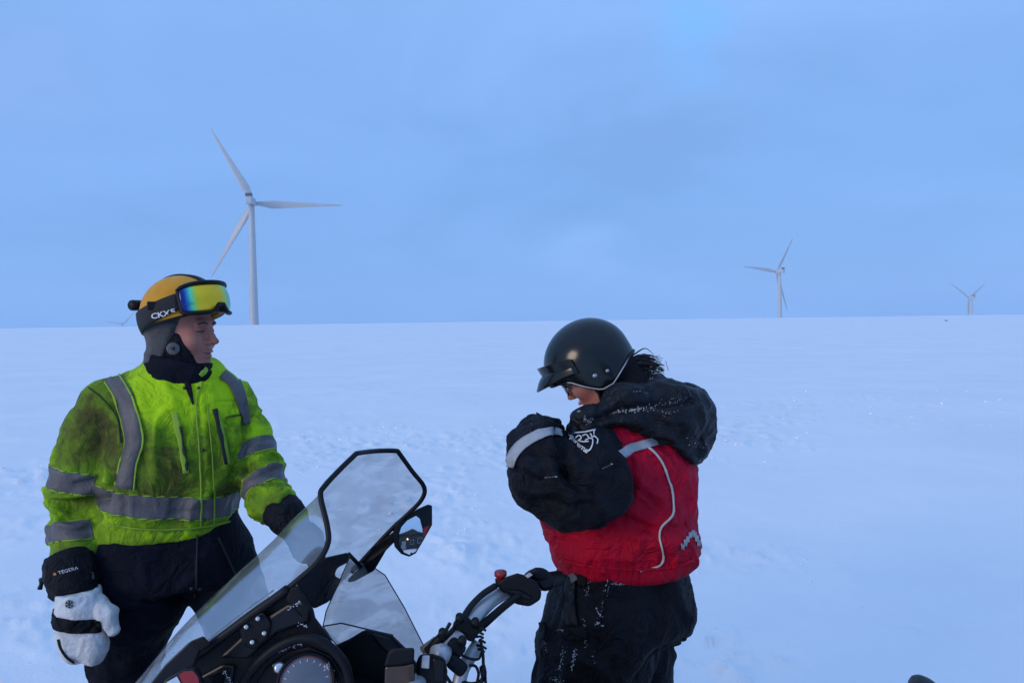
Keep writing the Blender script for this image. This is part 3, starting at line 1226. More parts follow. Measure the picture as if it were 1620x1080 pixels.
    strip('fly_seam', ts, [(312, 845), (311, 900), (309, 945)], 2.5, M_DARKSEAM, tr, .002, cross=2)
    strip('pocket_flap', ts, [(182, 953), (230, 956), (266, 953)], 9, M_NAVY, tr, .006, .004)
    strip('side_seam', ts, [(345, 850), (368, 900), (385, 930)], 2.5, M_DARKSEAM, tr, .002, cross=2)
    for x, y in ((303, 929), (316, 930)):
        c = ts.hit(x, y, .003)
        if c is not None:
            v, q = tube_geo([c, c + fr * .004], [.005, .004], 12)
            mesh_obj('press_stud', v, q, M_STUD, tr)
    for nm, ax_, pt in (('boot', 0, pR[-1]), ('boot', 1, pL[-1])):
        gz = tz(pt[0], pt[1])
        fo = nrm(fr + (lat * .15 if ax_ else -lat * .15))

        def fb(p, pt=pt, gz=gz, fo=fo):
            base = np.array([pt[0], pt[1], gz])
            d = rcone(p, base + [0, 0, .07], base + fo * .16 + [0, 0, .05], .058, .05)
            d = smin(d, rcone(p, base + [0, 0, .08], base + [0, 0, .30], .062, .075), .04)
            return np.maximum(d, gz - .02 - p[:, 2])
        b_ = np.array([pt[0], pt[1], gz])
        Vb, Qb, Tb = mesh_sdf(fb, b_ - [.26, .26, .05], b_ + [.26, .26, .42], .012)
        mesh_obj('boot', Vb, Qb, M_RUBBER, root)

    # ---------------- right mitten: black gaiter cuff, white leather mitten with thumb
    ga = [JM(116, 878, -.16), JM(113, 905, -.19), JM(120, 938, -.21)]

    def fga(p):
        d = chain(p, ga, [35 * m, 35 * m, 30 * m], .02)
        ax = nrm(ga[2] - ga[0])
        t = (p - ga[0]) @ ax
        return smax(smax(d, -t, .008), t - .128, .008)
    Vg, Qg, Tg = mesh_sdf(fga, *bounds(ga, .11), .005)
    Ng = vnormals(Vg, Tg)
    Vg = Vg + Ng * (.010 * (ridge(np.stack([Vg[:, 0] * 12, Vg[:, 1] * 12, Vg[:, 2] * 28], 1), 2, 44) - .4))[:, None]
    glove = mesh_obj('mitten_cuff', Vg, Qg, M_BLACK, root)
    gs = Surf(Vg, Tg)
    mw = [JM(124, 930, -0.220), JM(126, 975, -0.235), JM(130, 1010, -0.245), JM(136, 1030, -0.245)]

    def fmw(p):
        A_ = np.array([nrm([1, .15, 0]), nrm([-.15, 1, 0]), [0, 0, 1.]])
        d = rcone(p, JM(124, 925, -0.220), JM(124, 962, -0.230), 29 * m, 29 * m)
        d = smin(d, ell(p, JM(128, 992, -0.240), (33 * m, 21 * m, 46 * m), A_), .03)
        d = smin(d, ell(p, JM(118, 1020, -0.245), (20 * m, 17 * m, 27 * m), A_), .015)
        d = smin(d, ell(p, JM(147, 1020, -0.243), (20 * m, 17 * m, 28 * m), A_), .012)
        # valley between the finger stalls
        d = smax(d, -rcone(p, JM(134, 1060, -0.305), JM(133, 1035, -0.290), .006, .003), .02)
        th = rcone(p, JM(150, 952, -0.225), JM(169, 972, -0.240), 13 * m, 14 * m)
        th = smin(th, rcone(p, JM(169, 972, -0.240), JM(179, 996, -0.243), 14 * m, 8.5 * m), .012)
        d = smin(d, th, .004)
        return smax(d, p[:, 2] - JM(124, 932, -0.220)[2], .006)
    Vm, Qm, Tm = mesh_sdf(fmw, *bounds(mw + [JM(180, 1000, -0.240), JM(134, 1045, -0.245)], .09), .004)
    Vm = laplace(Vm, Qm, 1)
    Nm = vnormals(Vm, Tm)
    wm = (fbm(Vm * 14, 2, 60)[:, None] - .5) * .05
    Vm = Vm + Nm * (.006 * (ridge((Vm + wm) * np.array([24, 24, 18]), 2, 61) - .45) + .002 * (fbm(Vm * 60, 2, 62) - .5))[:, None]
    Nm = vnormals(Vm, Tm)
    M_MITT = material('white_goatskin', (0.60, 0.61, 0.62), 0.6, 0.12, 30, 0.35, 130)
    mit = mesh_obj('mitten', Vm, Qm, M_MITT, root)
    mit['label'] = 'white leather mitten with black wrist band'
    pm_, _ = proj(Vm)
    ax = nrm(JM(124, 990, -0.225) - JM(127, 940, -0.225))
    o = JM(123, 976, -0.230)
    up_r = nrm([.18, 0, .98])
    th_free = (pm_[:, 0] < 160)
    fld = np.where(th_free, 9.5 * m - np.abs((Vm - o) @ up_r), -.01)
    clip_piece('wrist_band', Vm, Tm, Nm, fld, .004, M_BLACK, mit, .004)
    ms = Surf(Vm, Tm)
    strip('edge_binding', ms, [(93, 1010), (97, 1024), (106, 1038), (118, 1047)], 2.6, M_BLACK, mit, .002, cross=2)
    for k in range(3):                                   # printed snowflake
        a = R(60 * k + 30)
        dx, dy = math.cos(a) * 6.5, math.sin(a) * 6.5
        strip('snowflake_print', ms, [(110 - dx, 955 - dy), (110, 955), (110 + dx, 955 + dy)], 1.5, M_DARKSEAM, mit, .002, .0008, cross=1)
        for s in (-1, 1):
            c = np.array([110 + s * dx * .6, 955 + s * dy * .6])
            for t in (-1, 1):
                e = c + 3.2 * np.array([math.cos(a + (0 if s > 0 else math.pi) + t * .8), math.sin(a + (0 if s > 0 else math.pi) + t * .8)])
                strip('snowflake_print', ms, [tuple(c), tuple((c + e) / 2), tuple(e)], 1.2, M_DARKSEAM, mit, .002, .0008, cross=1)
    M_ORANGE = material('orange_print', (0.55, 0.20, 0.03), 0.6, 0.1)
    lettering('cuff_print', 'TEGERA', gs, 108, 902, 7.5, 15, M_WHITE, glove, .0035, sx=1.15)
    strip('print_mark', gs, [(86, 908), (88, 907.5), (90, 907)], 4, M_ORANGE, glove, .003, .0008, cross=2)
    strip('cuff_tag', gs, [(144, 904), (146, 910), (146, 916)], 3, M_REFLECT, glove, .003, .001, cross=2)
    # drawcord with its toggle
    tube('drawcord', spline([JM(82, 905, -0.195), JM(73, 912, -0.195), JM(68, 920, -0.195), JM(66, 928, -0.195)], 6), .003, M_BLACK, glove, 8)
    tube('drawcord', spline([JM(82, 918, -0.195), JM(72, 921, -0.205), JM(62, 917, -0.205)], 6), .0028, M_BLACK, glove, 8)
    tube('toggle', [JM(67, 914, -0.200), JM(67, 923, -0.200)], [.009, .008], M_RUBBER, glove, 10)
    tube('toggle', [JM(66, 921, -0.200), JM(63, 931, -0.200)], [.005, .007], M_RUBBER, glove, 10)

    # ---------------- left glove, reaching down to the far side of the windscreen
    gl = [JM(444, 805, -.09), JM(454, 818, -.12), JM(470, 838, -.14)]

    def fgl(p):
        d = chain(p, gl, [29 * m, 27 * m, 20 * m], .02)
        axg = nrm(gl[1] - gl[0])
        t = (p - gl[0]) @ axg
        d = smax(d, -t, .006)
        c = JM(484, 858, -.16)
        d = smin(d, ell(p, c, (26 * m, 17 * m, 30 * m)), .02)
        for k, (ex, ey, ed) in enumerate(((512, 872, -.17), (512, 886, -.19), (504, 898, -.20), (494, 906, -.20))):
            s0 = JM(490 + 3 - 3 * k, 866 + 5 * k, -.165 - .008 * k)
            mid = (s0 + JM(ex, ey, ed)) / 2 + np.array([.01, 0, .012])
            d = smin(d, chain(p, [s0, mid, JM(ex, ey, ed)], [.013, .012, .010], .005), .008)
        d = smin(d, chain(p, [JM(478, 846, -.18), JM(492, 848, -.22), JM(502, 860, -.23)], [.014, .013, .010], .005), .01)
        return d
    Vh, Qh, Th = mesh_sdf(fgl, *bounds(gl + [JM(512, 886, -.19), JM(494, 906, -.20)], .1), .005)
    Nh = vnormals(Vh, Th)
    Vh = Vh + Nh * (.008 * (ridge(Vh * np.array([26, 20, 26]), 2, 46) - .4))[:, None]
    mesh_obj('glove', Vh, Qh, M_BLACK, root)

    # ---------------- head
    o = JM(288, 520, -.02)
    A = face_frame([.985, -.17, -.03], [0.03, 0, 1])
    M_BROW = material('brow_hair', (0.03, 0.018, 0.014), 0.7, 0.2, 60)
    fh, L = head_sdf(o, A)
    Vf, Qf, Tf = mesh_sdf(fh, o - [.17, .17, .25], o + [.17, .17, .16], .0028)
    Vf = laplace(Vf, Qf, 1, .4)
    body = mesh_obj('body', Vf, Qf, M_SKIN, root)
    body['label'] = 'face turned in profile to the right'
    Nf = vnormals(Vf, Tf)
    lf = (Vf - o) @ A.T
    fld = np.minimum(np.minimum(.0075 - np.abs(lf[:, 2] + .0755), .02 - np.abs(lf[:, 1])), (lf[:, 0] - .085))
    clip_piece('lips', Vf, Tf, Nf, fld, .0004, M_LIP, body, .0008)
    for s in (-1, 1):
        tube('eyelid', spline([L(.0865, s * .019, -.005), L(.0890, s * .029, -.0065), L(.0850, s * .039, -.006), L(.078, s * .046, -.007)], 6), .0021, M_BROW, body, 6)
        tube('eyebrow', spline([L(.0955, s * .013, .015), L(.0965, s * .024, .020), L(.093, s * .036, .020), L(.083, s * .048, .016)], 6), [.001] + [.0026] * 17 + [.001], M_BROW, body, 6)
    # inner mask and grey balaclava
    M_BALA = material('grey_fleece', (0.055, 0.052, 0.056), 0.95, 0.25, 30, 0.4, 200, sheen=0.2)

    def fb(p):
        q = (p - o.astype(np.float32)) @ A.T.astype(np.float32)
        d = ell(p, L(-.012, 0, .035), (.108, .086, .106), A)
        d = smin(d, rcone(p, L(-.022, 0, -.02), L(-.035, 0, -.16), .084, .080), .03)
        d = smin(d, ell(p, L(.012, 0, -.075), (.068, .074, .07), A), .03)
        cut = q[:, 0] - (.024 + .42 * q[:, 2])
        return smax(d, cut, .010)
    Vb, Qb, Tb = mesh_sdf(fb, o - [.16, .16, .22], o + [.16, .16, .17], .0045)
    Vb = laplace(Vb, Qb, 2)
    Nb = vnormals(Vb, Tb)
    Vb = Vb + Nb * (.008 * (ridge(np.stack([Vb[:, 0] * 14, Vb[:, 1] * 14, Vb[:, 2] * 24], 1), 2, 77) - .45))[:, None]
    mesh_obj('balaclava', Vb, Qb, M_BALA, root)

    def fk(p):
        q = (p - o.astype(np.float32)) @ A.T.astype(np.float32)
        d = ell(p, L(.016, 0, -.055), (.084, .078, .085), A)
        d = smin(d, ell(p, L(.050, 0, -.118), (.052, .05, .034), A), .02)
        op = q[:, 0] - (.040 + .34 * np.clip(-q[:, 2], 0, 1))
        d = smax(d, np.minimum(op, q[:, 2] + .104), .006)
        return smax(d, q[:, 2] - .020, .01)
    Vk, Qk, Tk = mesh_sdf(fk, o - [.15, .15, .2], o + [.15, .15, .06], .004)
    Vk = laplace(Vk, Qk, 1)
    mesh_obj('face_mask', Vk, Qk, M_BLACK, root)
    ks = Surf(np.vstack([Vk, Vb]), np.vstack([Tk, Tb + len(Vk)]))
    M_REDP = material('red_print', (0.22, 0.012, 0.02), 0.6, 0.2)
    strip('red_patch', ks, [(298, 543), (301, 547), (304, 550)], 6, M_REDP, root, .003, .001, cross=2)
    c = ks.hit(275, 551, .004)
    dcam = nrm(CAMP - c)
    kn = mesh_obj('strap_dial', *tube_geo([c, c + dcam * .008, c + dcam * .010], [.019, .019, .015], 24), M_REFLECT, root)
    mesh_obj('dial_mark', *tube_geo([c + dcam * .0095, c + dcam * .0125], [.009, .007], 3), M_DARKSEAM, kn)

    # ---------------- helmet
    M_YEL = material('yellow_helmet', (0.60, 0.27, 0.010), 0.45, 0.16, 12, 0.05, 60, spec=0.25)
    H = face_frame([.955, -.22, .15], [-.15, 0.03, 1])
    ho = L(-.006, 0, .045)

    def low(az):
        a = az if az <= 180 else 360 - az
        return np.interp(a, [0, 35, 70, 110, 150, 180], [93, 96, 100, 104, 110, 112])
    hv, hf = helmet_geo(ho, H, .132, .122, .108, .122, low, 26, 64, flare=.035)
    hel = solid(mesh_obj('helmet', hv, hf, M_YEL, root), .006)
    hel['label'] = 'scuffed yellow work helmet'
    rim = edge_ring(hv, 64, 25)
    tube('helmet_rim', rim, .0035, M_RUBBER, hel, 8, closed=True)
    # raised ridge panel line and the black crest strap
    rg = []
    for k in range(25):
        t = k / 24
        ph, az = R(20 + 62 * t), R(-90 - 40 + 80 * t)
        rg.append(ho + H[0] * (.125 * math.sin(ph) * math.cos(az)) + H[1] * (.109 * math.sin(ph) * math.sin(az)) + H[2] * (.1225 * math.cos(ph)))
    cs = []
    for k in range(31):
        ph = R(-34 + 100 * k / 30)
        rr = .1345 if ph > 0 else .1245
        cs.append(ho + H[0] * (rr * math.sin(ph)) + H[1] * .012 + H[2] * (.1245 * math.cos(ph)))
    V_, F_ = [], []
    for i, c_ in enumerate(cs):
        for s in (-1, 1):
            V_.append(c_ + H[1] * s * .016)
    F_ = [(2 * i, 2 * i + 1, 2 * i + 3, 2 * i + 2) for i in range(len(cs) - 1)]
    solid(mesh_obj('crest_strap', V_, F_, M_RUBBER, hel), .005, 0)
    # headlamp battery clip at the back
    bc = P(217, 483, 2.34)
    bx = nrm(H[0])
    V_, F_ = tube_geo([bc - H[1] * .028, bc - H[1] * .022, bc + H[1] * .022, bc + H[1] * .028], [.012, .017, .017, .012], 16)
    mesh_obj('lamp_battery', V_, F_, M_RUBBER, hel)
    box('lamp_clip', bc + bx * .022, (.03, .02, .018), M_RUBBER, hel, ax=H, bev=.003)

    # ---------------- goggles worn up on the helmet
    G = face_frame([.925, -.32, .20], [-.19, .06, 1])
    go = ho + G[0] * .052 + G[2] * .020

    def gp(th, z, r):
        return go + G[0] * (r * math.cos(th)) + G[1] * (r * 1.02 * math.sin(th)) + G[2] * z
    nt_, nz_ = 40, 10
    zt = lambda t: .046 - .012 * (abs(t) / 1.12) ** 4
    zb_ = lambda t: -.044 + .026 * math.exp(-(t / .20) ** 2) + .010 * (abs(t) / 1.12) ** 4
    LV, Lu = [], []
    for i in range(nt_ + 1):
        t = -1.12 + 2.24 * i / nt_
        for j in range(nz_ + 1):
            z = zb_(t) + (zt(t) - zb_(t)) * j / nz_
            LV.append(gp(t, z, .112 - .010 * (z / .045) ** 2))
            Lu.append(i / nt_)
    gm = bpy.data.materials.new('mirror_lens')
    gm.use_nodes = True
    gn = gm.node_tree
    gb = gn.nodes['Principled BSDF']
    gb.inputs['Roughness'].default_value = .16
    gb.inputs['Metallic'].default_value = .35
    ga_ = gn.nodes.new('ShaderNodeAttribute')
    ga_.attribute_name = 'across'
    nzn = gn.nodes.new('ShaderNodeTexNoise')
    nzn.inputs['Scale'].default_value = 25
    mad = gn.nodes.new('ShaderNodeMath')
    mad.operation = 'MULTIPLY_ADD'
    mad.inputs[1].default_value = .05
    gn.links.new(nzn.outputs['Fac'], mad.inputs[0])
    gn.links.new(ga_.outputs['Fac'], mad.inputs[2])
    grp = gn.nodes.new('ShaderNodeValToRGB')
    e = grp.color_ramp.elements
    e[0].position, e[0].color = 0.04, (.004, .012, .10, 1)
    e[1].position, e[1].color = 1.0, (.02, .25, .3, 1)
    for ps, c_ in ((.08, (.006, .03, .26)), (.115, (.02, .22, .45)), (.155, (.10, .70, .40)), (.20, (.45, .68, .05)), (.25, (.88, .60, .01)), (.52, (.92, .54, .01)), (.60, (.60, .66, .06)), (.70, (.14, .55, .30))):
        k_ = e.new(ps)
        k_.color = (*c_, 1)
    gn.links.new(mad.outputs[0], grp.inputs['Fac'])
    gn.links.new(grp.outputs['Color'], gb.inputs['Base Color'])
    gog = empty('goggles', tuple(go))
    gog.parent = root
    gog.matrix_parent_inverse = Matrix.Translation(-root.location)
    bpy.context.view_layer.update()

    def gobj(o_):
        o_.parent = gog
        o_.matrix_parent_inverse = Matrix.Translation(-Vector(go))
        return o_
    gobj(solid(mesh_obj('lens', LV, orient(LV, grid_faces(nt_ + 1, nz_ + 1), go), gm, None, attrs={'across': Lu}), .002)).data.materials[0] = gm
    out = [gp(t, zt(t) + .002, .104) for t in np.linspace(-1.15, 1.15, 30)] + [gp(t, zb_(t) - .002, .104) for t in np.linspace(1.15, -1.15, 40)]
    gobj(tube('frame', out, .0065, M_RUBBER, None, 8, closed=True))
    sk = []
    for t in np.linspace(-1.2, 1.2, 31):
        for z, r in ((zb_(t) - .004, .104), (zb_(t) + .004, .070), (zt(t) - .004, .070), (zt(t) + .004, .104)):
            sk.append(gp(t, z, r))
    gobj(mesh_obj('foam_skirt', sk, grid_faces(31, 4, wrap=True) + [(0, 1, 2, 3), (123, 122, 121, 120)], M_RUBBER, None))
    gobj(mesh_obj('nose_bridge', *tube_geo([gp(-.24, -.041, .106), gp(-.10, -.022, .108), gp(.10, -.022, .108), gp(.24, -.041, .106)], .007, 8), M_RUBBER, None))
    # strap round the helmet
    M_STRAP = material('black_webbing', (0.010, 0.010, 0.013), 0.8, 0.2, 30, .3, 250)
    SV = []
    ns = 49
    for i in range(ns):
        t = i / (ns - 1)
        az = R(-58 - 244 * t)
        a_ = abs((math.degrees(az) + 180))
        phc = np.interp(a_, [0, 60, 90, 122], [101, 93, 86, 77])
        wd = np.interp(a_, [0, 60, 100, 122], [.028, .028, .026, .024])
        w = .5 + .5 * math.cos(az)
        r = .122 + (.132 - .122) * w * w * (3 - 2 * w)
        for j in range(5):
            ph = R(phc) + (j / 4 - .5) * 2 * wd / .115
            sp = math.sin(ph)
            SV.append(ho + H[0] * ((r + .006) * sp * math.cos(az) * 1.0) + H[1] * (.114 * sp * math.sin(az)) + H[2] * (.126 * math.cos(ph)))
    F_ = orient(SV, grid_faces(ns, 5), ho)
    stp = gobj(solid(mesh_obj('strap', SV, F_, M_STRAP, None), .003, 1))
    stp['label'] = 'black goggle strap with white lettering'
    Ts = np.array([(a, b, c_) for a, b, c_, d in F_] + [(a, c_, d) for a, b, c_, d in F_])
    ss = Surf(np.array(SV), Ts)
    for txt, x, y in (('C', 246, 500), ('K', 255.5, 498), ('X', 265, 495.8), ('E', 274.5, 493.5)):
        gobj(lettering('strap_print', txt, ss, x, y, 11.5, 12, M_WHITE, None, .0055, sx=1.25, bold=.02))
    q_ = ss.hit(243, 484, .004)
    if q_ is not None:
        gobj(box('strap_slider', q_, (.030, .006, .026), M_RUBBER, None, ax=(nrm(np.cross([0, 0, 1], nrm(CAMP - q_))), nrm(CAMP - q_), [0, 0, 1]), bev=.002))
    return root


MAN = man()

# ================================================================== the woman in the red and black suit
DW = 2.25
KW = FPX / DW
M_REDCLOTH = material('red_nylon', (0.42, 0.0028, 0.024), 0.7, 0.16, 7, 0.3, 160, spec=0.14, wrinkle=.6, wscale=9)
M_PIPE = material('pale_piping', (0.50, 0.49, 0.45), 0.5, 0.1, 40)
M_TAPE = material('silver_tape', (0.33, 0.34, 0.36), 0.45, 0.18, 22, 0.2, 120)
M_GLOSS = material('black_gloss_helmet', (0.004, 0.006, 0.007), 0.5, 0.2, 10, spec=0.0, coat=0.85, crough=0.2)
M_LINER = material('black_liner', (0.006, 0.006, 0.007), 0.9, 0.2, 40, .2, 200, spec=0.2)


def JW(px, py, dd=0.0):
    return P(px, py, DW + dd)


def fold_disp(V, seed, fx, fz, amp, ws=.12):
    w = (fbm(V * 7, 2, seed)[:, None] - .5) * ws
    W = V + w
    return amp * (ridge(np.stack([W[:, 0] * fx, W[:, 1] * fx, W[:, 2] * fz], 1), 3, seed + 1) - .45)


def pix_crease(V, N, px, line, w, a):
    pts = np.array(line, float)
    dmin = np.full(len(V), 1e9)
    for a0, b0_ in zip(pts[:-1], pts[1:]):
        ba = b0_ - a0
        t = np.clip(((px - a0) @ ba) / (ba @ ba), 0, 1)
        dmin = np.minimum(dmin, np.linalg.norm(px - a0 - t[:, None] * ba, axis=1))
    vd = V - CAMP
    vd /= np.linalg.norm(vd, axis=1, keepdims=True)
    return a * np.exp(-(dmin / w) ** 2) * (np.einsum('ij,ij->i', N, vd) < .1)


def crust(name, surf, spots, mat, parent, seed=1):
    """frozen snow clinging to cloth: tiny crumbs along the given pixel lines"""
    rg = np.random.default_rng(seed)
    ico = bmesh.new()
    bmesh.ops.create_icosphere(ico, subdivisions=1, radius=1)
    v0 = np.array([v.co[:] for v in ico.verts])
    f0 = [tuple(v.index for v in f.verts) for f in ico.faces]
    ico.free()
    parts = []
    for (x0, y0, x1, y1, n, sp, sz) in spots:
        for _ in range(int(n * 1.7)):
            t = rg.uniform() if rg.uniform() > .4 else round(rg.uniform() * 4) / 4 + rg.normal(0, .03)
            h = surf.hit(x0 + (x1 - x0) * t + rg.normal(0, sp), y0 + (y1 - y0) * t + rg.normal(0, sp), .0005)
            if h is None:
                continue
            s = sz * rg.uniform(.25, 1.0)
            parts.append((v0 * s * rg.uniform(.5, 1.5, 3) + h, f0))
    V, F = join_geo(parts)
    o = mesh_obj(name, V, F, mat, parent, smooth=False)
    o['kind'] = 'stuff'
    return o


def woman():
    feet = JW(965, 1375)
    root = empty('person', (feet[0], feet[1], tz(feet[0], feet[1])),
                 'woman in red and black snowsuit and glossy black helmet, head bowed over raised hands', 'person')
    fr, lat = nrm([-.96, .28, 0]), nrm([-.28, -.96, 0])
    m = 1 / KW

    # ---------------- jacket body
    secs = [(889, 984, 104, 110), (879, 988, 112, 118), (866, 991, 117, 121), (850, 990, 117, 122), (820, 986, 116, 122), (790, 986, 114, 122), (755, 990, 110, 122),
            (722, 992, 102, 122), (695, 988, 90, 116), (674, 980, 66, 92), (662, 976, 46, 62)]
    S = [(JW(c, y), b * m, a * m) for y, c, a, b in secs]

    def ft(p):
        d = sections(p, S, lat, fr, 2.3)
        d = smin(d, rcone(p, JW(985, 705, -.10), JW(950, 722, -.20), 46 * m, 42 * m), .05)
        d = smin(d, rcone(p, JW(985, 705, .12), JW(960, 722, .24), 46 * m, 42 * m), .05)
        return smin(d, rcone(p, JW(868, 812, -.10), JW(872, 835, -.06), 20 * m, 14 * m), .03)
    V, Q, T = mesh_sdf(ft, *bounds([s[0] for s in S], .36), .0062)
    V = laplace(V, Q, 2)
    N = vnormals(V, T)
    px, _ = proj(V)
    d = fold_disp(V, 201, 6, 5, .030) + fold_disp(V, 207, 12, 11, .010) + .003 * (fbm(V * 30, 2, 209) - .5)
    hemw = np.exp(-((px[:, 1] - 893) / 14) ** 2)
    d = d + hemw * .010 * (ridge(np.stack([V[:, 0] * 24, V[:, 1] * 24, V[:, 2] * 4], 1), 1, 204) - .4)
    for ln, w, a in (([(985, 820), (1040, 845), (1085, 835)], 9, -.014), ([(900, 850), (960, 842), (1030, 838)], 8, -.010), ([(1000, 730), (990, 790), (960, 830)], 9, -.014), ([(1060, 760), (1090, 800), (1100, 840)], 9, -.008),
                     ([(1010, 760), (1050, 790), (1062, 820)], 8, .010), ([(880, 870), (930, 880), (1000, 884)], 7, .007), ([(1000, 870), (1060, 862), (1100, 850)], 8, .008), ([(975, 690), (1010, 700), (1040, 740)], 9, -.008)):
        d = d + pix_crease(V, N, px, ln, w, a)
    d = d * np.clip((V[:, 2] - S[0][0][2]) / .045, .08, 1)
    V = V + N * d[:, None]
    V = laplace(V, Q, 1, .35)
    N = vnormals(V, T)
    jacket = mesh_obj('jacket', V, Q, M_REDCLOTH, root)
    jacket['label'] = 'red jacket body with pale side piping'
    js = Surf(V, T)
    strip('piping', js, [(1022, 705), (1042, 724), (1056, 755), (1064, 790), (1062, 815), (1046, 832), (1043, 850), (1049, 878), (1042, 894), (1012, 902)], 3, M_PIPE, jacket, .003, .002, cross=2)
    strip('reflective_band', js, [(975, 722), (1000, 709), (1022, 703), (1038, 698)], 14, M_TAPE, jacket, .004)
    for k, (x, y) in enumerate(((1079, 864), (1083, 858), (1087, 853), (1091, 847), (1095, 843), (1098, 846), (1101, 852), (1103.5, 858))):
        strip('emblem_print', js, [(x - 2.6, y), (x, y), (x + 2.6, y)], 9, M_TAPE, jacket, .003, .001, cross=2)
    strip('hem_band', js, [(876, 882), (930, 893), (1000, 899), (1060, 896), (1096, 886)], 4, M_REDCLOTH, jacket, .004, .003)

    # ---------------- sleeves
    def sleeve(pts, seed, near):
        a = [JW(x, y, dd) for x, y, dd, r in pts]
        r = [q[3] * m for q in pts]

        def fs(p):
            return chain(p, a, r, .03)
        Vs, Qs, Ts = mesh_sdf(fs, *bounds(a, .13), .0062)
        Vs = laplace(Vs, Qs, 2)
        Ns = vnormals(Vs, Ts)
        ps, _ = proj(Vs)
        dd = fold_disp(Vs, seed, 7, 7, .030) + fold_disp(Vs, seed + 5, 15, 15, .009)
        if near:
            for ln, w, am in (([(884, 678), (892, 705), (893, 745)], 8, -.036), ([(893, 742), (905, 765), (940, 778)], 8, -.024), ([(822, 770), (850, 778), (880, 775)], 6, .012), ([(845, 715), (880, 722), (890, 735)], 5, -.016), ([(905, 735), (930, 750), (960, 752)], 6, .014), ([(835, 735), (870, 765), (905, 790)], 9, .012),
                              ([(850, 790), (890, 800), (940, 800)], 7, -.010), ([(870, 700), (866, 730), (880, 755)], 6, .012), ([(910, 715), (945, 735), (975, 740)], 8, -.008),
                              ([(816, 740), (845, 760), (880, 765)], 6, -.012), ([(905, 690), (925, 725), (920, 760)], 7, -.010)):
                dd = dd + pix_crease(Vs, Ns, ps, ln, w, am)
        Vs = Vs + Ns * dd[:, None]
        Vs = laplace(Vs, Qs, 1, .35)
        o = mesh_obj('sleeve', Vs, Qs, M_BLACK, jacket)
        return o, Surf(Vs, Ts), Vs, Ts
    slv, ss, sV, sT = sleeve([(940, 728, -.21, 49), (936, 765, -.27, 52), (905, 774, -.30, 49), (862, 752, -.28, 47), (852, 708, -.22, 40), (853, 688, -.17, 29)], 221, True)
    slv['label'] = 'black near sleeve with stitched white badge'
    sleeve([(965, 725, .22, 48), (925, 770, .27, 48), (885, 775, .25, 45), (865, 720, .14, 38), (862, 692, .08, 28)], 231, False)
    strip('reflective_band', ss, [(807, 738), (815, 718), (832, 700), (856, 687), (876, 683), (890, 688)], [14, 16, 16, 16, 13, 8], M_TAPE, slv, .004)
    # stitched badge
    lettering('badge_print', 'xtreme', ss, 917, 704, 12, -38, M_WHITE, slv, .004, sx=1.05)
    for ln in ([(910, 686), (925, 685), (943, 681)], [(941, 682), (940, 690), (946, 696), (944, 703)], [(900, 690), (905, 692), (909, 693)], [(906, 687), (904, 692), (901, 697)],
               [(912, 694), (917, 690), (921, 694), (918, 697)], [(922, 691), (928, 689), (931, 694), (926, 698)], [(932, 694), (938, 697), (936, 709), (930, 715), (924, 714)],
               [(916, 697), (924, 700), (932, 700)], [(934, 687), (936, 692), (940, 692)]):
        strip('badge_print', ss, ln, 1.8, M_WHITE, slv, .004, .001, cross=1, n=4)
    for ln in ([(953, 741), (960, 739), (968, 734)], [(862, 755), (880, 754)], [(841, 668), (842, 676), (841, 684)]):
        crust('snow_crust', ss, [(*ln[0], *ln[-1], 9, .6, .0016)], M_CRUST, slv, 5)
    strip('cuff_seam', ss, [(838, 664), (841, 676), (840, 690)], 1.2, M_LINER, slv, .002, .001, cross=1)

    # ---------------- gloves holding something up to the face
    def hand(base, tipdir, thumb, nm):
        b = np.array(base)
        t = nrm(tipdir)
        side = nrm(np.cross(t, [0, 0, 1]))
        nn = np.cross(side, t)

        def fhand(p):
            d = ell(p, b + t * .03, (.048, .024, .040), np.array([t, nn, side]))
            d = smin(d, rcone(p, b - t * .05, b, .036, .034), .02)
            for k in range(4):
                s0 = b + t * .06 + side * (.030 - .020 * k)
                ln = (.030, .036, .033, .026)[k]
                s1 = s0 + t * ln - nn * .010
                s2 = s1 + t * ln * .3 - nn * .030
                d = smin(d, chain(p, [s0, s1, s2], [.0125, .012, .0105], .005), .006)
            th = b + side * thumb * .034 + t * .012
            d = smin(d, chain(p, [th, th + side * thumb * .018 + t * .022 - nn * .012, th + side * thumb * .012 + t * .045 - nn * .026], [.014, .0135, .011], .006), .008)
            return d
        Vh, Qh, Th = mesh_sdf(fhand, b - .14, b + .14, .005)
        Vh = laplace(Vh, Qh, 1)
        mesh_obj('glove', Vh, Qh, M_BLACK, root)
    hand(JW(853, 676, -.13), [.25, .75, .12], 1, 'left')
    hand(JW(868, 684, .06), [-.05, -.7, .20], -1, 'right')
    # stiff cuff flap standing up from the wrist
    slab('cuff_flap', [(848, 651), (857, 656), (863, 668), (872, 675), (862, 680), (850, 668)], DW - .2, .012, M_BLACK, root, .002)

    # ---------------- trousers
    legN = [(958, 975, -.09, 92), (940, 1030, -.11, 86), (926, 1090, -.12, 80), (922, 1200, -.10, 66), (930, 1330, -.09, 56)]
    legF = [(986, 975, .10, 88), (984, 1030, .10, 77), (990, 1090, .09, 74), (985, 1200, .10, 66), (990, 1330, .12, 56)]
    pN, pF = [JW(*q[:3]) for q in legN], [JW(*q[:3]) for q in legF]
    S2 = [(JW(985, 985), 106 * m, 102 * m), (JW(986, 965), 110 * m, 105 * m), (JW(986, 935), 108 * m, 102 * m), (JW(985, 905), 106 * m, 100 * m), (JW(985, 870), 98 * m, 92 * m)]

    def ftr(p):
        d = smin(chain(p, pN, [q[3] * m for q in legN], .03), chain(p, pF, [q[3] * m for q in legF], .03), .025)
        return smin(d, sections(p, S2, lat, fr), .03)
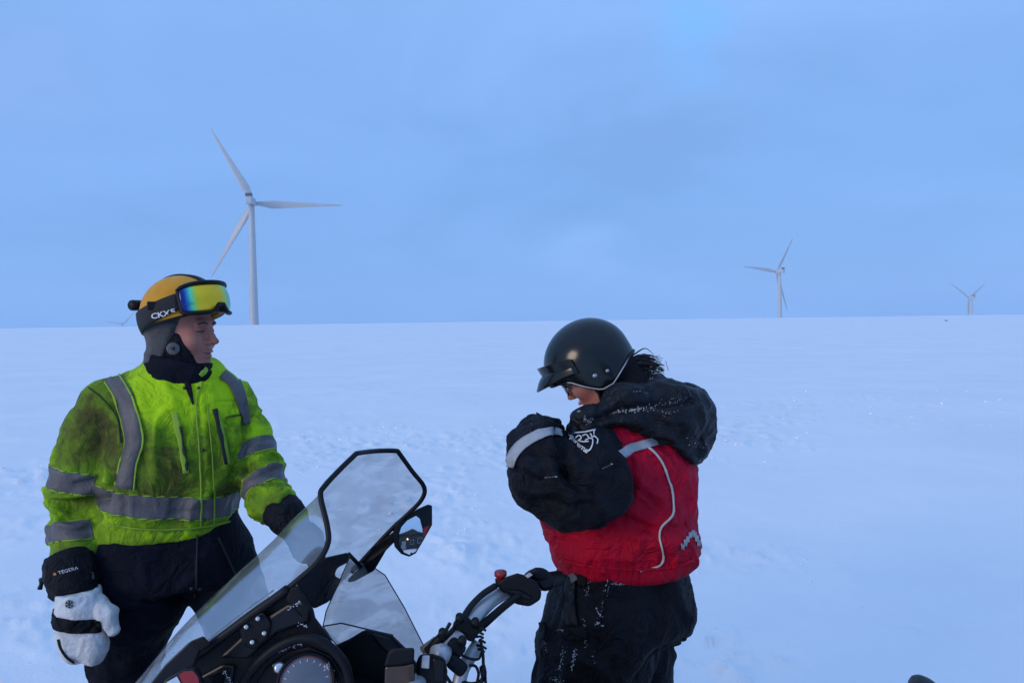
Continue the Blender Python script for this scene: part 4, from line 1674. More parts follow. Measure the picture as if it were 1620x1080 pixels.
    Vt, Qt, Tt = mesh_sdf(ftr, *bounds(pN + pF + [s[0] for s in S2], .28), .0085)
    Vt = laplace(Vt, Qt, 2)
    Nt = vnormals(Vt, Tt)
    pt, _ = proj(Vt)
    dz = fold_disp(Vt, 251, 6, 6, .034) + fold_disp(Vt, 255, 14, 8, .010)
    for ln, w, am in (([(1060, 910), (1070, 960), (1085, 980)], 6, .012), ([(1040, 905), (1048, 950)], 5, -.008), ([(1075, 1010), (1040, 1030), (1010, 1075)], 10, -.016), ([(875, 905), (880, 930), (900, 950)], 7, -.010)):
        dz = dz + pix_crease(Vt, Nt, pt, ln, w, am)
    Vt = Vt + Nt * (dz * np.clip((pt[:, 1] - 880) / 50, .1, 1))[:, None]
    Vt = laplace(Vt, Qt, 1, .3)
    tr = mesh_obj('trousers', Vt, Qt, M_BLACK, root)
    ts = Surf(Vt, Tt)
    strip('brace_strap', ts, [(926, 886), (925, 905), (924, 930)], [13, 14, 10], M_LINER, tr, .012, .006)
    strip('waist_strap', ts, [(908, 910), (905, 935), (903, 960), (906, 990)], [12, 17, 19, 24], M_HOOD, tr, .008, .005)
    strip('strap_buckle', ts, [(908, 912), (912, 917), (915, 921)], [11, 12, 11], M_REFLECT, tr, .014, .004, cross=3)
    strip('pocket_flap', ts, [(894, 999), (912, 1001), (928, 999)], 22, M_BLACK, tr, .007, .005)
    strip('thigh_pocket', ts, [(862, 985), (864, 1000), (861, 1012)], 8, M_BLACK, tr, .008, .005)
    strip('side_seam', ts, [(965, 912), (955, 960), (945, 1010), (935, 1075)], 2, M_LINER, tr, .003, .002, cross=2)
    crust('snow_crust', ts, [(968, 909, 995, 909, 22, .9, .0016), (968, 916, 995, 917, 26, .9, .0016), (968, 923, 996, 924, 24, .9, .0017), (965, 908, 960, 935, 26, 1.6, .0022), (935, 917, 947, 914, 12, 1.2, .0020),
                             (931, 920, 928, 940, 12, 1.6, .0018), (945, 962, 950, 975, 14, 1.6, .0022), (944, 985, 952, 990, 12, 1.6, .0022), (924, 980, 927, 1022, 24, 1.2, .0018), (911, 1026, 905, 1060, 26, 1.6, .0020),
                             (893, 1025, 884, 1065, 22, 2.0, .0018), (880, 996, 892, 997, 8, 1.0, .0016), (941, 1030, 940, 1050, 8, 1.8, .0016), (862, 995, 864, 1030, 12, 1.2, .0014), (875, 1072, 890, 1078, 18, 2.5, .0018),
                             (905, 950, 906, 985, 14, 3.0, .0012), (958, 935, 950, 975, 16, 2.2, .0013)], M_CRUST, tr, 3)
    for pt_ in (pN[-1], pF[-1]):
        gz = tz(pt_[0], pt_[1])
        b_ = np.array([pt_[0], pt_[1], gz])

        def fbt(p, b_=b_):
            dd = rcone(p, b_ + [0, 0, .07], b_ + fr * .15 + [0, 0, .05], .058, .048)
            dd = smin(dd, rcone(p, b_ + [0, 0, .08], b_ + [0, 0, .30], .062, .075), .04)
            return np.maximum(dd, b_[2] - .02 - p[:, 2])
        Vb, Qb, Tb = mesh_sdf(fbt, b_ - [.26, .26, .05], b_ + [.26, .26, .42], .012)
        mesh_obj('boot', Vb, Qb, M_RUBBER, root)

    # ---------------- hood lying on the shoulders, with its high collar
    def fho(p):
        d = chain(p, [JW(908, 678, -.12), JW(936, 667, -.19), (JW(985, 641, -.17)), JW(1035, 624, -.06), JW(1035, 624, .10), JW(985, 650, .20)], [13 * m, 19 * m, 26 * m, 26 * m, 26 * m, 24 * m], .03)
        b = chain(p, [JW(1005, 648, -.14), JW(1060, 650, -.10), JW(1082, 662, -.05)], [32 * m, 44 * m, 42 * m], .04)
        b = smin(b, chain(p, [JW(1070, 655, .08), JW(1084, 668, .0), JW(1084, 698, -.02)], [40 * m, 40 * m, 36 * m], .04), .05)
        b = smin(b, rcone(p, JW(1088, 640, -.02), JW(1090, 622, .02), 26 * m, 18 * m), .03)
        b = smin(b, rcone(p, JW(1030, 676, -.13), JW(1085, 712, -.08), 26 * m, 24 * m), .04)
        return smin(d, b, .03)
    Vh, Qh, Th = mesh_sdf(fho, *bounds([JW(905, 670, -.12), JW(1084, 700, 0), JW(1090, 620, 0), JW(985, 640, .2), JW(985, 636, -.17)], .12), .0062)
    Vh = laplace(Vh, Qh, 2)
    Nh = vnormals(Vh, Th)
    ph, _ = proj(Vh)
    dh = fold_disp(Vh, 271, 8, 10, .026) + fold_disp(Vh, 275, 17, 17, .008)
    for ln, w, am in (([(925, 672), (985, 650), (1040, 640), (1100, 632)], 7, -.020), ([(905, 662), (960, 640), (1000, 620), (1040, 605)], 6, .008), ([(960, 665), (1010, 668), (1060, 690), (1095, 725)], 7, .010),
                      ([(1100, 640), (1108, 680), (1104, 720)], 6, -.008), ([(1010, 690), (1050, 700), (1080, 728)], 6, -.010)):
        dh = dh + pix_crease(Vh, Nh, ph, ln, w, am)
    Vh = Vh + Nh * dh[:, None]
    Vh = laplace(Vh, Qh, 1, .3)
    hood = mesh_obj('hood', Vh, Qh, M_HOOD, root)
    hood['label'] = 'black hood dusted with frozen snow'
    hs = Surf(Vh, Th)
    crust('snow_crust', hs, [(985, 650, 1035, 645, 46, 2.2, .0018), (1035, 641, 1085, 630, 26, 3.5, .0013), (968, 655, 985, 648, 14, 1.5, .0016), (1040, 655, 1075, 650, 10, 3.5, .0014), (1090, 695, 1118, 705, 14, 3.5, .0014), (1005, 618, 1025, 622, 8, 1.0, .0013),
                             (920, 658, 935, 668, 26, 2.0, .0014), (1020, 597, 1038, 600, 10, 1.2, .0013)], M_CRUST, hood, 9)
    for a, b_ in (((917, 650), (932, 668)), ((914, 651), (938, 662))):
        tube('collar_cord', [hs.hit(*a, .003) if hs.hit(*a, .003) is not None else JW(*a, -.2), hs.hit(*b_, .003) if hs.hit(*b_, .003) is not None else JW(*b_, -.2)], .0016, M_TAPE, hood, 6)

    # ---------------- head, neck gaiter, hair
    o = JW(940, 581, -.01)
    A = face_frame([-.83, .14, -.54], [-.53, .10, .84])
    fh, L = head_sdf(o, A, True)
    Vf, Qf, Tf = mesh_sdf(fh, o - [.2, .17, .25], o + [.2, .17, .2], .003)
    Vf = laplace(Vf, Qf, 1, .4)
    M_SKINW = material('skin_flushed', (0.40, 0.165, 0.135), 0.5, 0.14, 22, 0.1, 160, spec=0.35)
    body = mesh_obj('body', Vf, Qf, M_SKINW, root)
    body['label'] = 'bowed face with spectacles'
    M_FRAME = material('spectacle_frame', (0.012, 0.014, 0.03), 0.3, 0.1)
    spec = empty('spectacles', tuple(L(.1, 0, 0)))
    spec.parent = root
    spec.matrix_parent_inverse = Matrix.Translation(-root.location)

    def sub(o_):
        o_.parent = spec
        o_.matrix_parent_inverse = Matrix.Translation(-Vector(L(.1, 0, 0)))
        return o_
    M_LENS = bpy.data.materials.new('spectacle_lens')
    M_LENS.use_nodes = True
    lb = M_LENS.node_tree.nodes['Principled BSDF']
    lb.inputs['Transmission Weight'].default_value = 1
    lb.inputs['IOR'].default_value = 1.1
    lb.inputs['Roughness'].default_value = .03
    for s in (-1, 1):
        lp = []
        for k in range(24):
            a = 2 * math.pi * k / 24
            cx = .026 * np.sign(math.cos(a)) * abs(math.cos(a)) ** .7
            cz = .020 * np.sign(math.sin(a)) * abs(math.sin(a)) ** .7
            lp.append(L(.110 - .010 * (abs(cx + s * 0) / .026) ** 2 * (1 if cx * s > 0 else 0), s * .032 + cx, -.008 + cz))
        sub(tube('frame_rim', lp, .0022, M_FRAME, None, 8, closed=True))
        sub(mesh_obj('lens', lp + [L(.111, s * .032, -.008)], [(k, (k + 1) % 24, 24) for k in range(24)], M_LENS, None))
        sub(tube('temple_arm', [L(.101, s * .058, .002), L(.08, s * .072, .004), L(.0, s * .078, .004)], .0022, M_FRAME, None, 8))
    sub(tube('nose_bridge', spline([L(.110, -.009, -.004), L(.114, 0, -.001), L(.110, .009, -.004)], 5), .002, M_FRAME, None, 8))
    fN = vnormals(Vf, Tf)
    lf = (Vf - o) @ A.T
    fld = np.minimum(np.minimum(.0075 - np.abs(lf[:, 2] + .0755), .02 - np.abs(lf[:, 1])), (lf[:, 0] - .083))
    clip_piece('lips', Vf, Tf, fN, fld, .0004, M_LIP, body, .0008)
    for s in (-1, 1):
        tube('eyebrow', spline([L(.0925, s * .013, .014), L(.0935, s * .024, .019), L(.089, s * .036, .019), L(.078, s * .048, .015)], 6), [.001] + [.0022] * 17 + [.001], M_HAIR, body, 6)
        tube('eyelid', spline([L(.0865, s * .019, -.005), L(.0890, s * .029, -.0065), L(.0850, s * .039, -.006), L(.078, s * .046, -.007)], 6), .0016, M_HAIR, body, 6)
    M_GAITER = material('patterned_gaiter', (0.05, 0.007, 0.009), 0.9, 0.95, 55, .3, 200)

    def fg(p):
        return chain(p, [L(.045, 0, -.125), L(.03, 0, -.155), L(-.005, 0, -.215)], [.058, .068, .075], .03)
    Vg, Qg, Tg = mesh_sdf(fg, *bounds([L(.045, 0, -.12), L(-.005, 0, -.215)], .09), .006)
    Ng = vnormals(Vg, Tg)
    Vg = Vg + Ng * fold_disp(Vg, 291, 12, 25, .010)[:, None]
    mesh_obj('neck_gaiter', Vg, Qg, M_GAITER, root)

    # ---------------- helmet
    ho = L(.002, 0, .030)

    def low(az):
        a = az if az <= 180 else 360 - az
        return float(np.interp(a, [0, 40, 58, 72, 88, 105, 125, 150, 180], [92, 95, 99, 112, 125, 126, 118, 110, 108]))
    nu, nv = 30, 72
    hv = []
    for i in range(nu):
        for j in range(nv):
            az = 2 * math.pi * j / nv
            ph_ = R(low(math.degrees(az))) * (i + .02) / (nu - 1 + .02)
            w = .5 + .5 * math.cos(az)
            r = .132 + (.140 - .132) * w
            sp, cp = math.sin(ph_), math.cos(ph_)
            if cp < 0:
                sp = sp * .45 + .55
            hv.append(ho + A[0] * (r * sp * math.cos(az)) + A[1] * (.122 * sp * math.sin(az)) + A[2] * ((.124 if cp > 0 else .165) * cp))
    hf = orient(hv, grid_faces(nu, nv, wrap=True) + [tuple(range(nv))[::-1]], ho)
    hel = solid(mesh_obj('helmet', hv, hf, M_GLOSS, root), .014)
    hel['label'] = 'glossy black open-face helmet'
    rim = np.array(hv[(nu - 1) * nv:])
    tube('helmet_rim', rim, .0045, M_RUBBER, hel, 8, closed=True)
    a0, a1 = 11, 34                            # pale bead along the near side
    tube('edge_bead', rim[a0:a1] + nrm(A[1]) * .003, .0022, M_TAPE, hel, 8)
    # peak
    PV = []
    na, nb = 25, 7
    for i in range(na):
        az = R(-78 + 156 * i / (na - 1))
        for j in range(nb):
            t = j / (nb - 1)
            rr = .141 + (.044 * math.cos(az * .9) ** 1.2 if abs(az) < R(99) else 0) * t
            u = .034 - .012 * t - .020 * t * t - .03 * (az / R(78)) ** 2 * (1 - .3 * t)
            PV.append(ho + A[0] * (rr * math.cos(az) + .002) + A[1] * ((.125 + .004 * t) * math.sin(az)) + A[2] * u)
    pk = solid(mesh_obj('peak', PV, orient(PV, grid_faces(na, nb), ho - A[2] * .1), M_GLOSS, hel), .005)
    pv2 = np.array(PV).reshape(na, nb, 3)
    SB = []
    for i in range(na):
        for k, u in enumerate((.0, .018, .034)):
            SB.append(pv2[i, 0] + A[2] * u * (1 - .25 * k / 2) + nrm(pv2[i, 0] - ho) * (.004 - .012 * (k / 2) ** 2 * 0))
    mesh_obj('peak_band', SB, orient(SB, grid_faces(na, 3), ho), M_GLOSS, hel)
    hsurf = Surf(np.array(hv), np.array([(a, b, c) for a, b, c, d in hf[:-1]] + [(a, c, d) for a, b, c, d in hf[:-1]]))
    for x, y, r in ((941, 594, .0075), (960, 586, .0055), (874, 584, .0055)):
        c = hsurf.hit(x, y, .001)
        if c is not None:
            n_ = nrm(c - ho)
            sn = mesh_obj('press_stud', *tube_geo([c, c + n_ * .006, c + n_ * .008], [r, r, r * .6], 16), M_METAL, hel)
    # ear pad and chin strap
    def fe(p):
        q = (p - o.astype(np.float32)) @ A.T.astype(np.float32)
        d = ell(p, L(-.012, 0, .02), (.112, .095, .105), A)
        d = smin(d, rcone(p, L(-.02, 0, -.02), L(-.045, 0, -.14), .088, .082), .03)
        return smax(d, q[:, 0] - (.026 - .10 * q[:, 2]), .008)
    Ve, Qe, Te = mesh_sdf(fe, o - .24, o + .20, .006)
    mesh_obj('helmet_liner', Ve, Qe, M_LINER, hel)
    tube('chin_strap', spline([L(.018, .088, -.05), L(.03, .075, -.09), L(.045, .05, -.125), L(.05, 0, -.14)], 6), .006, M_LINER, hel, 8, flat=.35)
    # wind-blown ponytail
    rg = np.random.default_rng(4)
    parts = []
    for k in range(95):
        oy, od, ln = rg.normal(0, 1), rg.uniform(-.045, .03), rg.uniform(.72, 1.08)
        q0 = JW(985, 590 + oy * 7, od)
        q1 = JW(985 + 24 * ln, 577 + oy * 8 + rg.normal(0, 1.5), od)
        q2 = JW(985 + 44 * ln, 576 + oy * 8.5 + rg.normal(0, 2), od)
        q3 = JW(985 + 62 * ln, 585 + oy * 8 + rg.normal(0, 4), od)
        pts = spline([q0, q1, q2, q3], 5)
        parts.append(tube_geo(pts, np.linspace(.0038, .0005, len(pts)), 5))
    for lp in ([(998, 575), (1006, 563), (1018, 562), (1026, 570)], [(1000, 590), (1010, 598), (1022, 596), (1030, 586)], [(1005, 570), (1020, 568), (1035, 574), (1048, 578)]):
        pts = spline([JW(*q, -.02) for q in lp], 6)
        parts.append(tube_geo(pts, np.linspace(.004, .001, len(pts)), 5))
    Vh_, Fh_ = join_geo(parts)
    hr = mesh_obj('hair', Vh_, Fh_, M_HAIR, root)
    hr['label'] = 'dark wind-blown ponytail'
    hr['kind'] = 'stuff'
    return root


WOMAN = woman()

# ================================================================== the snowmobile
M_PLASTIC = material('black_textured_plastic', (0.0035, 0.0045, 0.007), 0.5, 0.3, 25, 0.15, 300, spec=0.2)
M_GLOSSBLK = material('black_gloss_plastic', (0.004, 0.005, 0.008), 0.36, 0.2, 12, spec=0.25)
M_ALU = material('grey_aluminium', (0.40, 0.41, 0.43), 0.42, 0.12, 30, 0.1, 200, metal=0.35)
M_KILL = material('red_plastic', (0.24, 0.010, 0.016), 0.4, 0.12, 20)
M_STEEL = material('bolt_steel', (0.60, 0.60, 0.60), 0.3, 0.15, 30, metal=0.9)
M_BROWN = material('brown_fluid_cup', (0.045, 0.030, 0.024), 0.3, 0.3, 20)
M_MIRROR = material('mirror_glass', (0.78, 0.80, 0.82), 0.02, 0.03, 5, metal=1.0)


def screen_material(name, tint, smear, gloss=0.25):
    """worn clear polycarbonate: tinted see-through sheet with a gloss coat and dull scuffed patches"""
    m = bpy.data.materials.new(name)
    m.use_nodes = True
    nt = m.node_tree
    nt.nodes.remove(nt.nodes['Principled BSDF'])
    out = nt.nodes['Material Output']
    tr = nt.nodes.new('ShaderNodeBsdfTransparent')
    gl = nt.nodes.new('ShaderNodeBsdfGlossy')
    gl.inputs['Roughness'].default_value = 0.16
    gl.inputs['Color'].default_value = (.9, .9, .9, 1)
    df = nt.nodes.new('ShaderNodeBsdfDiffuse')
    df.inputs['Color'].default_value = (.40, .42, .45, 1)
    tcn = nt.nodes.new('ShaderNodeTexCoord')
    mp_ = nt.nodes.new('ShaderNodeMapping')
    mp_.inputs['Rotation'].default_value = (0, R(38), 0)
    mp_.inputs['Scale'].default_value = (1, 1, 2.2)
    nt.links.new(tcn.outputs['Object'], mp_.inputs['Vector'])
    nz = nt.nodes.new('ShaderNodeTexNoise')
    nz.inputs['Scale'].default_value = 5.5
    nz.inputs['Detail'].default_value = 6
    nz.inputs['Roughness'].default_value = .55
    nz.inputs['Distortion'].default_value = 1.6
    nt.links.new(mp_.outputs['Vector'], nz.inputs['Vector'])
    rp = nt.nodes.new('ShaderNodeValToRGB')
    e = rp.color_ramp.elements
    e[0].position, e[0].color = .40, (.10, .10, .10, 1)
    e[1].position, e[1].color = .66, (smear, smear, smear, 1)
    k = e.new(.53)
    k.color = (smear * .45,) * 3 + (1,)
    k = e.new(.545)
    k.color = (smear * .8,) * 3 + (1,)
    nt.links.new(nz.outputs['Fac'], rp.inputs['Fac'])
    tn = nt.nodes.new('ShaderNodeValToRGB')          # old melt-water and grime tint the sheet unevenly
    f_ = tn.color_ramp.elements
    f_[0].position, f_[0].color = .36, (*[c * 1.07 for c in tint], 1)
    f_[1].position, f_[1].color = .70, (*[c * .86 for c in tint], 1)
    k = f_.new(.47)
    k.color = (*[c * 1.0 for c in tint], 1)
    k = f_.new(.485)
    k.color = (*[c * .93 for c in tint], 1)
    n3 = nt.nodes.new('ShaderNodeTexNoise')
    n3.inputs['Scale'].default_value = 4.6
    n3.inputs['Detail'].default_value = 5
    n3.inputs['Distortion'].default_value = 2.2
    nt.links.new(mp_.outputs['Vector'], n3.inputs['Vector'])
    nt.links.new(n3.outputs['Fac'], tn.inputs['Fac'])
    nt.links.new(tn.outputs['Color'], tr.inputs['Color'])
    m1 = nt.nodes.new('ShaderNodeMixShader')
    nt.links.new(rp.outputs['Color'], m1.inputs['Fac'])
    nt.links.new(tr.outputs[0], m1.inputs[1])
    nt.links.new(df.outputs[0], m1.inputs[2])
    lw = nt.nodes.new('ShaderNodeLayerWeight')
    lw.inputs['Blend'].default_value = gloss
    m2 = nt.nodes.new('ShaderNodeMixShader')
    ca_ = nt.nodes.new('ShaderNodeMath')
    ca_.operation = 'MULTIPLY'
    ca_.inputs[1].default_value = .42
    nt.links.new(lw.outputs['Fresnel'], ca_.inputs[0])
    nt.links.new(ca_.outputs[0], m2.inputs['Fac'])
    nt.links.new(m1.outputs[0], m2.inputs[1])
    nt.links.new(gl.outputs[0], m2.inputs[2])
    nt.links.new(m2.outputs[0], out.inputs['Surface'])
    return m


M_SCREEN = screen_material('clear_polycarbonate', (.80, .795, .79), .26)
M_SIDE = screen_material('clear_deflector', (.80, .80, .80), .18, .2)
M_SMOKE = screen_material('smoked_polycarbonate', (.22, .24, .26), .2)


def snowmobile():
    O = P(700, 1035, 1.60)
    base = np.array([O[0], O[1], tz(O[0], O[1])])
    Fm, Lm, Up = nrm([-.985, .17, 0]), nrm([-.17, -.985, 0]), np.array([0, 0, 1.])
    root = empty('snowmobile', tuple(base), 'black snowmobile with tall clear windshield and bare silver handlebar, nearest the camera', 'snowmobile')

    def G(f, l, z):
        return base + Fm * f + Lm * l + Up * z

    # ---------------- windshield: near edge, keel and far edge, from the hood to the top
    near = [(200, 1122, 1.50), (262, 1070, 1.50), (330, 1022, 1.505), (400, 970, 1.51), (440, 942, 1.515), (470, 918, 1.52), (503, 888, 1.53), (519, 858, 1.545), (517, 828, 1.56), (507, 784, 1.585), (514, 768, 1.60), (540, 740, 1.635), (564, 717, 1.67)]
    keel = [(150, 1150, 1.72), (222, 1085, 1.72), (292, 996, 1.73), (372, 915, 1.735), (410, 880, 1.74), (444, 847, 1.745), (470, 818, 1.75), (496, 795, 1.76), (520, 776, 1.77), (545, 758, 1.775), (560, 744, 1.78), (582, 726, 1.785), (597, 713, 1.79)]
    far = [(350, 1110, 1.92), (390, 1062, 1.92), (440, 1010, 1.92), (490, 966, 1.925), (520, 942, 1.93), (556, 905, 1.935), (588, 870, 1.94), (622, 834, 1.935), (645, 813, 1.93), (667, 790, 1.92), (671, 770, 1.91), (652, 745, 1.885), (629, 713, 1.85)]
    n_ = 7
    Cn, Ck, Cf = [spline([P(*q) for q in c], 4) for c in (near, keel, far)]
    rows = len(Cn)
    nc = 25
    V = []
    for i in range(rows):
        for j in range(nc):
            t = j / (nc - 1)
            # quadratic through near, keel, far, blended with a straight facet so a soft crease stays along the shoulders
            a = (1 - t) * (1 - 2 * t) * Cn[i] + 4 * t * (1 - t) * Ck[i] + t * (2 * t - 1) * Cf[i]
            V.append(a)
    F = grid_faces(rows, nc)
    ws = mesh_obj('windshield', V, F, M_SCREEN, root)
    ws['label'] = 'tall clear scuffed windshield with black rubber rim'
    Va = np.array(V).reshape(rows, nc, 3)
    top = [Va[-1, j] for j in range(nc)]
    k0 = 18
    rimline = np.array(list(Va[k0:, 0]) + top[1:] + list(Va[k0 + 2:-1, -1][::-1]))
    tube('rubber_rim', rimline, .0060, M_RUBBER, ws, 10)
    tube('lower_moulding', Va[2:k0 + 1, 0], .009, M_RUBBER, ws, 8)
    # moulded stiffening crease in the near wing
    tube('crease', [Va[i, 0] * .72 + Va[i, 3] * .28 for i in range(4, 17)], .0025, M_SCREEN, ws, 6)
    # smoked foot of the screen
    slab('smoked_foot', [(232, 1088), (262, 1050), (300, 1014), (318, 1024), (306, 1052), (286, 1062), (262, 1082)], [1.49] * 7, .02, M_GLOSSBLK, root, .003)
    slab('screen_clip', [(300, 1014), (322, 1005), (334, 1018), (318, 1030)], 1.48, .02, M_PLASTIC, root, .003)

    # ---------------- clear wind deflector on the far side
    dp = [(511, 990, 1.88), (516, 966, 1.89), (534, 925, 1.90), (553, 882, 1.90), (594, 899, 1.97), (609, 909, 1.98), (640, 961, 1.95), (672, 1024, 1.90), (690, 1075, 1.86), (640, 1090, 1.84), (560, 1050, 1.84), (524, 1010, 1.86)]
    A = [P(*q) for q in dp]
    c = np.mean(A, 0) + Fm * .03
    Vd, Fd = [c], []
    ring = [a for a in A]
    m_ = len(ring)
    for k in (.5, 1.0):
        for a in ring:
            Vd.append(c * (1 - k) + a * k + Fm * .012 * (1 - k))
    for j in range(m_):
        Fd.append((0, 1 + j, 1 + (j + 1) % m_))
        Fd.append((1 + j, 1 + m_ + j, 1 + m_ + (j + 1) % m_, 1 + (j + 1) % m_))
    dfl = solid(mesh_obj('wind_deflector', Vd, Fd, M_SIDE, root), .003)
    dfl['label'] = 'clear side wind deflector on the far side'
    tube('deflector_edge', np.array(ring), .0016, M_RUBBER, dfl, 6, closed=True)
    tube('deflector_fold', [P(511, 990, 1.875), P(540, 985, 1.875), P(582, 995, 1.87), P(622, 1004, 1.86)], .0018, M_RUBBER, dfl, 6)

    # ---------------- dash and cowl
    cow = slab('cowl', [(238, 1090), (262, 1074), (330, 1026), (400, 974), (470, 923), (496, 963), (499, 976), (511, 992), (523, 1008), (528, 1022), (545, 1040), (560, 1092)], [1.525] * 12, .16, M_PLASTIC, root, .008)
    cow['label'] = 'black plastic cowl and dash under the windshield'
    slab('cowl_facet', [(345, 1040), (400, 990), (455, 955), (478, 948), (487, 985), (440, 1000), (395, 1040)], 1.512, .02, M_GLOSSBLK, cow, .006)
    slab('cowl_facet', [(456, 930), (472, 926), (490, 962), (487, 985), (470, 975), (452, 950)], 1.512, .02, M_PLASTIC, cow, .005)
    slab('cowl_vent', [(300, 1078), (352, 1050), (372, 1052), (366, 1090), (318, 1092)], 1.515, .015, M_GLOSSBLK, cow, .005)
    slab('mount_plate', [(378, 990), (396, 972), (416, 966), (430, 985), (424, 1012), (402, 1028), (384, 1020)], 1.505, .02, M_PLASTIC, cow, .006)
    for x, y in ((408, 978), (389.5, 991), (418, 1001), (399, 1015)):
        q = P(x, y, 1.503)
        mesh_obj('bolt', *tube_geo([q, q + nrm(CAMP - q) * .006, q + nrm(CAMP - q) * .008], [.0050, .0050, .003], 12), M_STEEL, cow)
    # screen bracket
    br = slab('screen_bracket', [(468, 924), (492, 902), (516, 881), (551, 873), (555, 880), (549, 890), (533, 898), (529, 911), (540, 915), (521, 951), (496, 963)], [1.60, 1.64, 1.68, 1.74, 1.75, 1.74, 1.71, 1.70, 1.71, 1.66, 1.62], .05, M_PLASTIC, root, .006)
    slab('bracket_window', [(513, 948), (530, 916), (541, 915), (523, 950)], 1.655, .01, M_SMOKE, br, .001)
    # arch over the gauge
    arc = spline([P(x, y, 1.50) for x, y in ((372, 1100), (402, 1055), (440, 1022), (480, 1008), (515, 1018), (545, 1050), (556, 1098))], 6)
    tube('gauge_hood', arc, .010, M_PLASTIC, cow, 14)
    slab('gauge_panel', [(392, 1100), (420, 1056), (455, 1030), (490, 1022), (522, 1036), (546, 1070), (550, 1100)], 1.518, .03, M_PLASTIC, cow, .004)
    # gauge
    gc = P(484, 1080, 1.49)
    gd = nrm(CAMP - gc)
    gx = nrm(np.cross(gd, Up)) * -1
    gy = np.cross(gd, gx)
    if gy[2] < 0:
        gy = -gy
    M_DIAL = material('gauge_face', (0.11, 0.125, 0.155), 0.3, 0.25, 12, spec=0.5, coat=0.6)  # light blue-grey base carries the sky reflected in the gauge glass
    dial = mesh_obj('gauge', *tube_geo([gc - gd * .012, gc, gc + gd * .003], [.056, .056, .052], 40), M_DIAL, root)
    dial['label'] = 'round grey gauge with pale tick marks'
    tube('gauge_bezel', [gc + gd * .003 + .055 * (math.cos(a) * gx + math.sin(a) * gy) for a in np.linspace(0, 2 * math.pi, 40, endpoint=False)], .0035, M_PLASTIC, dial, 8, closed=True)
    tube('gauge_scale', [gc + gd * .0045 + .050 * (math.cos(a) * gx + math.sin(a) * gy) for a in np.linspace(R(-20), R(185), 30)], .0006, M_KILL, dial, 6)
    for k in range(11):
        a = R(-10 + 19 * k)
        box('tick', gc + gd * .0045 + .042 * (math.cos(a) * gx + math.sin(a) * gy), (.005, .0013, .001), M_WHITE, dial, ax=(math.cos(a) * gx + math.sin(a) * gy, -math.sin(a) * gx + math.cos(a) * gy, gd))
    kq = P(442, 1055, 1.505)
    key = mesh_obj('ignition_key', *tube_geo([kq, kq + nrm(CAMP - kq) * .014, kq + nrm(CAMP - kq) * .016], [.012, .0105, .006], 14), M_STEEL, cow)
    # frost left on the dash
    fr_parts = []
    rgf = np.random.default_rng(12)
    ic = bmesh.new()
    bmesh.ops.create_icosphere(ic, subdivisions=1, radius=1)
    iv_ = np.array([v.co[:] for v in ic.verts])
    if_ = [tuple(v.index for v in f.verts) for f in ic.faces]
    ic.free()
    for x0, y0, x1, y1, n0, sp0, dd0 in ((516, 1050, 530, 1080, 70, 2.6, 1.508), (432, 1050, 448, 1060, 20, 1.6, 1.503), (472, 985, 486, 992, 16, 1.6, 1.508), (440, 1030, 480, 1016, 30, 1.4, 1.505), (352, 1058, 366, 1080, 22, 2.0, 1.503), (452, 965, 476, 952, 26, 1.2, 1.506)):
        for _ in range(n0):
            t = rgf.uniform()
            fr_parts.append((iv_ * rgf.uniform(.0006, .0017) * rgf.uniform(.6, 1.4, 3) + P(x0 + (x1 - x0) * t + rgf.normal(0, sp0), y0 + (y1 - y0) * t + rgf.normal(0, sp0), dd0), if_))
    Vq, Fq = join_geo(fr_parts)
    fz = mesh_obj('frost', Vq, Fq, M_CRUST, cow, smooth=False)
    fz['kind'] = 'stuff'
    # dash pod on the far side
    pod = slab('dash_pod', [(528, 1021), (552, 1010), (579, 994), (620, 1003), (643, 1025), (668, 1060), (676, 1100), (540, 1100)], 1.70, .16, M_PLASTIC, root, .010)
    slab('pod_lid', [(586, 1001), (616, 1008), (636, 1030), (648, 1052), (628, 1046), (598, 1018)], 1.69, .015, M_GLOSSBLK, pod, .004)

    # ---------------- handlebar
    bar = spline([P(690, 1046, 1.545), P(708, 1028, 1.57), P(726, 1009, 1.60), P(746, 983, 1.64), P(766, 960, 1.68), P(788, 942, 1.72), P(820, 929, 1.76), P(858, 922, 1.80)], 6)
    hb = tube('handlebar', bar, .0165, M_ALU, root, 20)
    hb['label'] = 'bare grey aluminium handlebar'
    tube('bar_riser', spline([P(758, 1016, 1.62), P(745, 1036, 1.61), P(732, 1058, 1.60), P(724, 1090, 1.59)], 6), .0150, M_ALU, hb, 18)
    tube('bar_collar', [P(688, 1036, 1.54), P(698, 1034, 1.55), P(706, 1037, 1.555)], [.020, .022, .020], M_ALU, hb, 18)
    # left half of the bar comes towards the camera, below the frame
    tube('handlebar_end', spline([P(690, 1046, 1.545), P(668, 1072, 1.48), P(640, 1105, 1.40), P(600, 1150, 1.30)], 6), .0160, M_ALU, hb, 18)
    tube('grip', spline([P(650, 1115, 1.40), P(620, 1150, 1.32), P(590, 1190, 1.26)], 5), .019, M_RUBBER, hb, 16)
    # clamps
    for q, sz in ((P(738, 992, 1.615), (.058, .036, .040)), (P(721, 1024, 1.575), (.040, .032, .040)), (P(723, 1052, 1.555), (.044, .030, .040))):
        ax0 = nrm(P(750, 976, 1.62) - P(726, 1009, 1.60))
        ax1 = nrm(np.cross(nrm(CAMP - q), ax0))
        box('bar_clamp', q, (sz[1], sz[0], sz[2]), M_PLASTIC, hb, ax=(ax0, ax1, np.cross(ax0, ax1)), bev=.009)
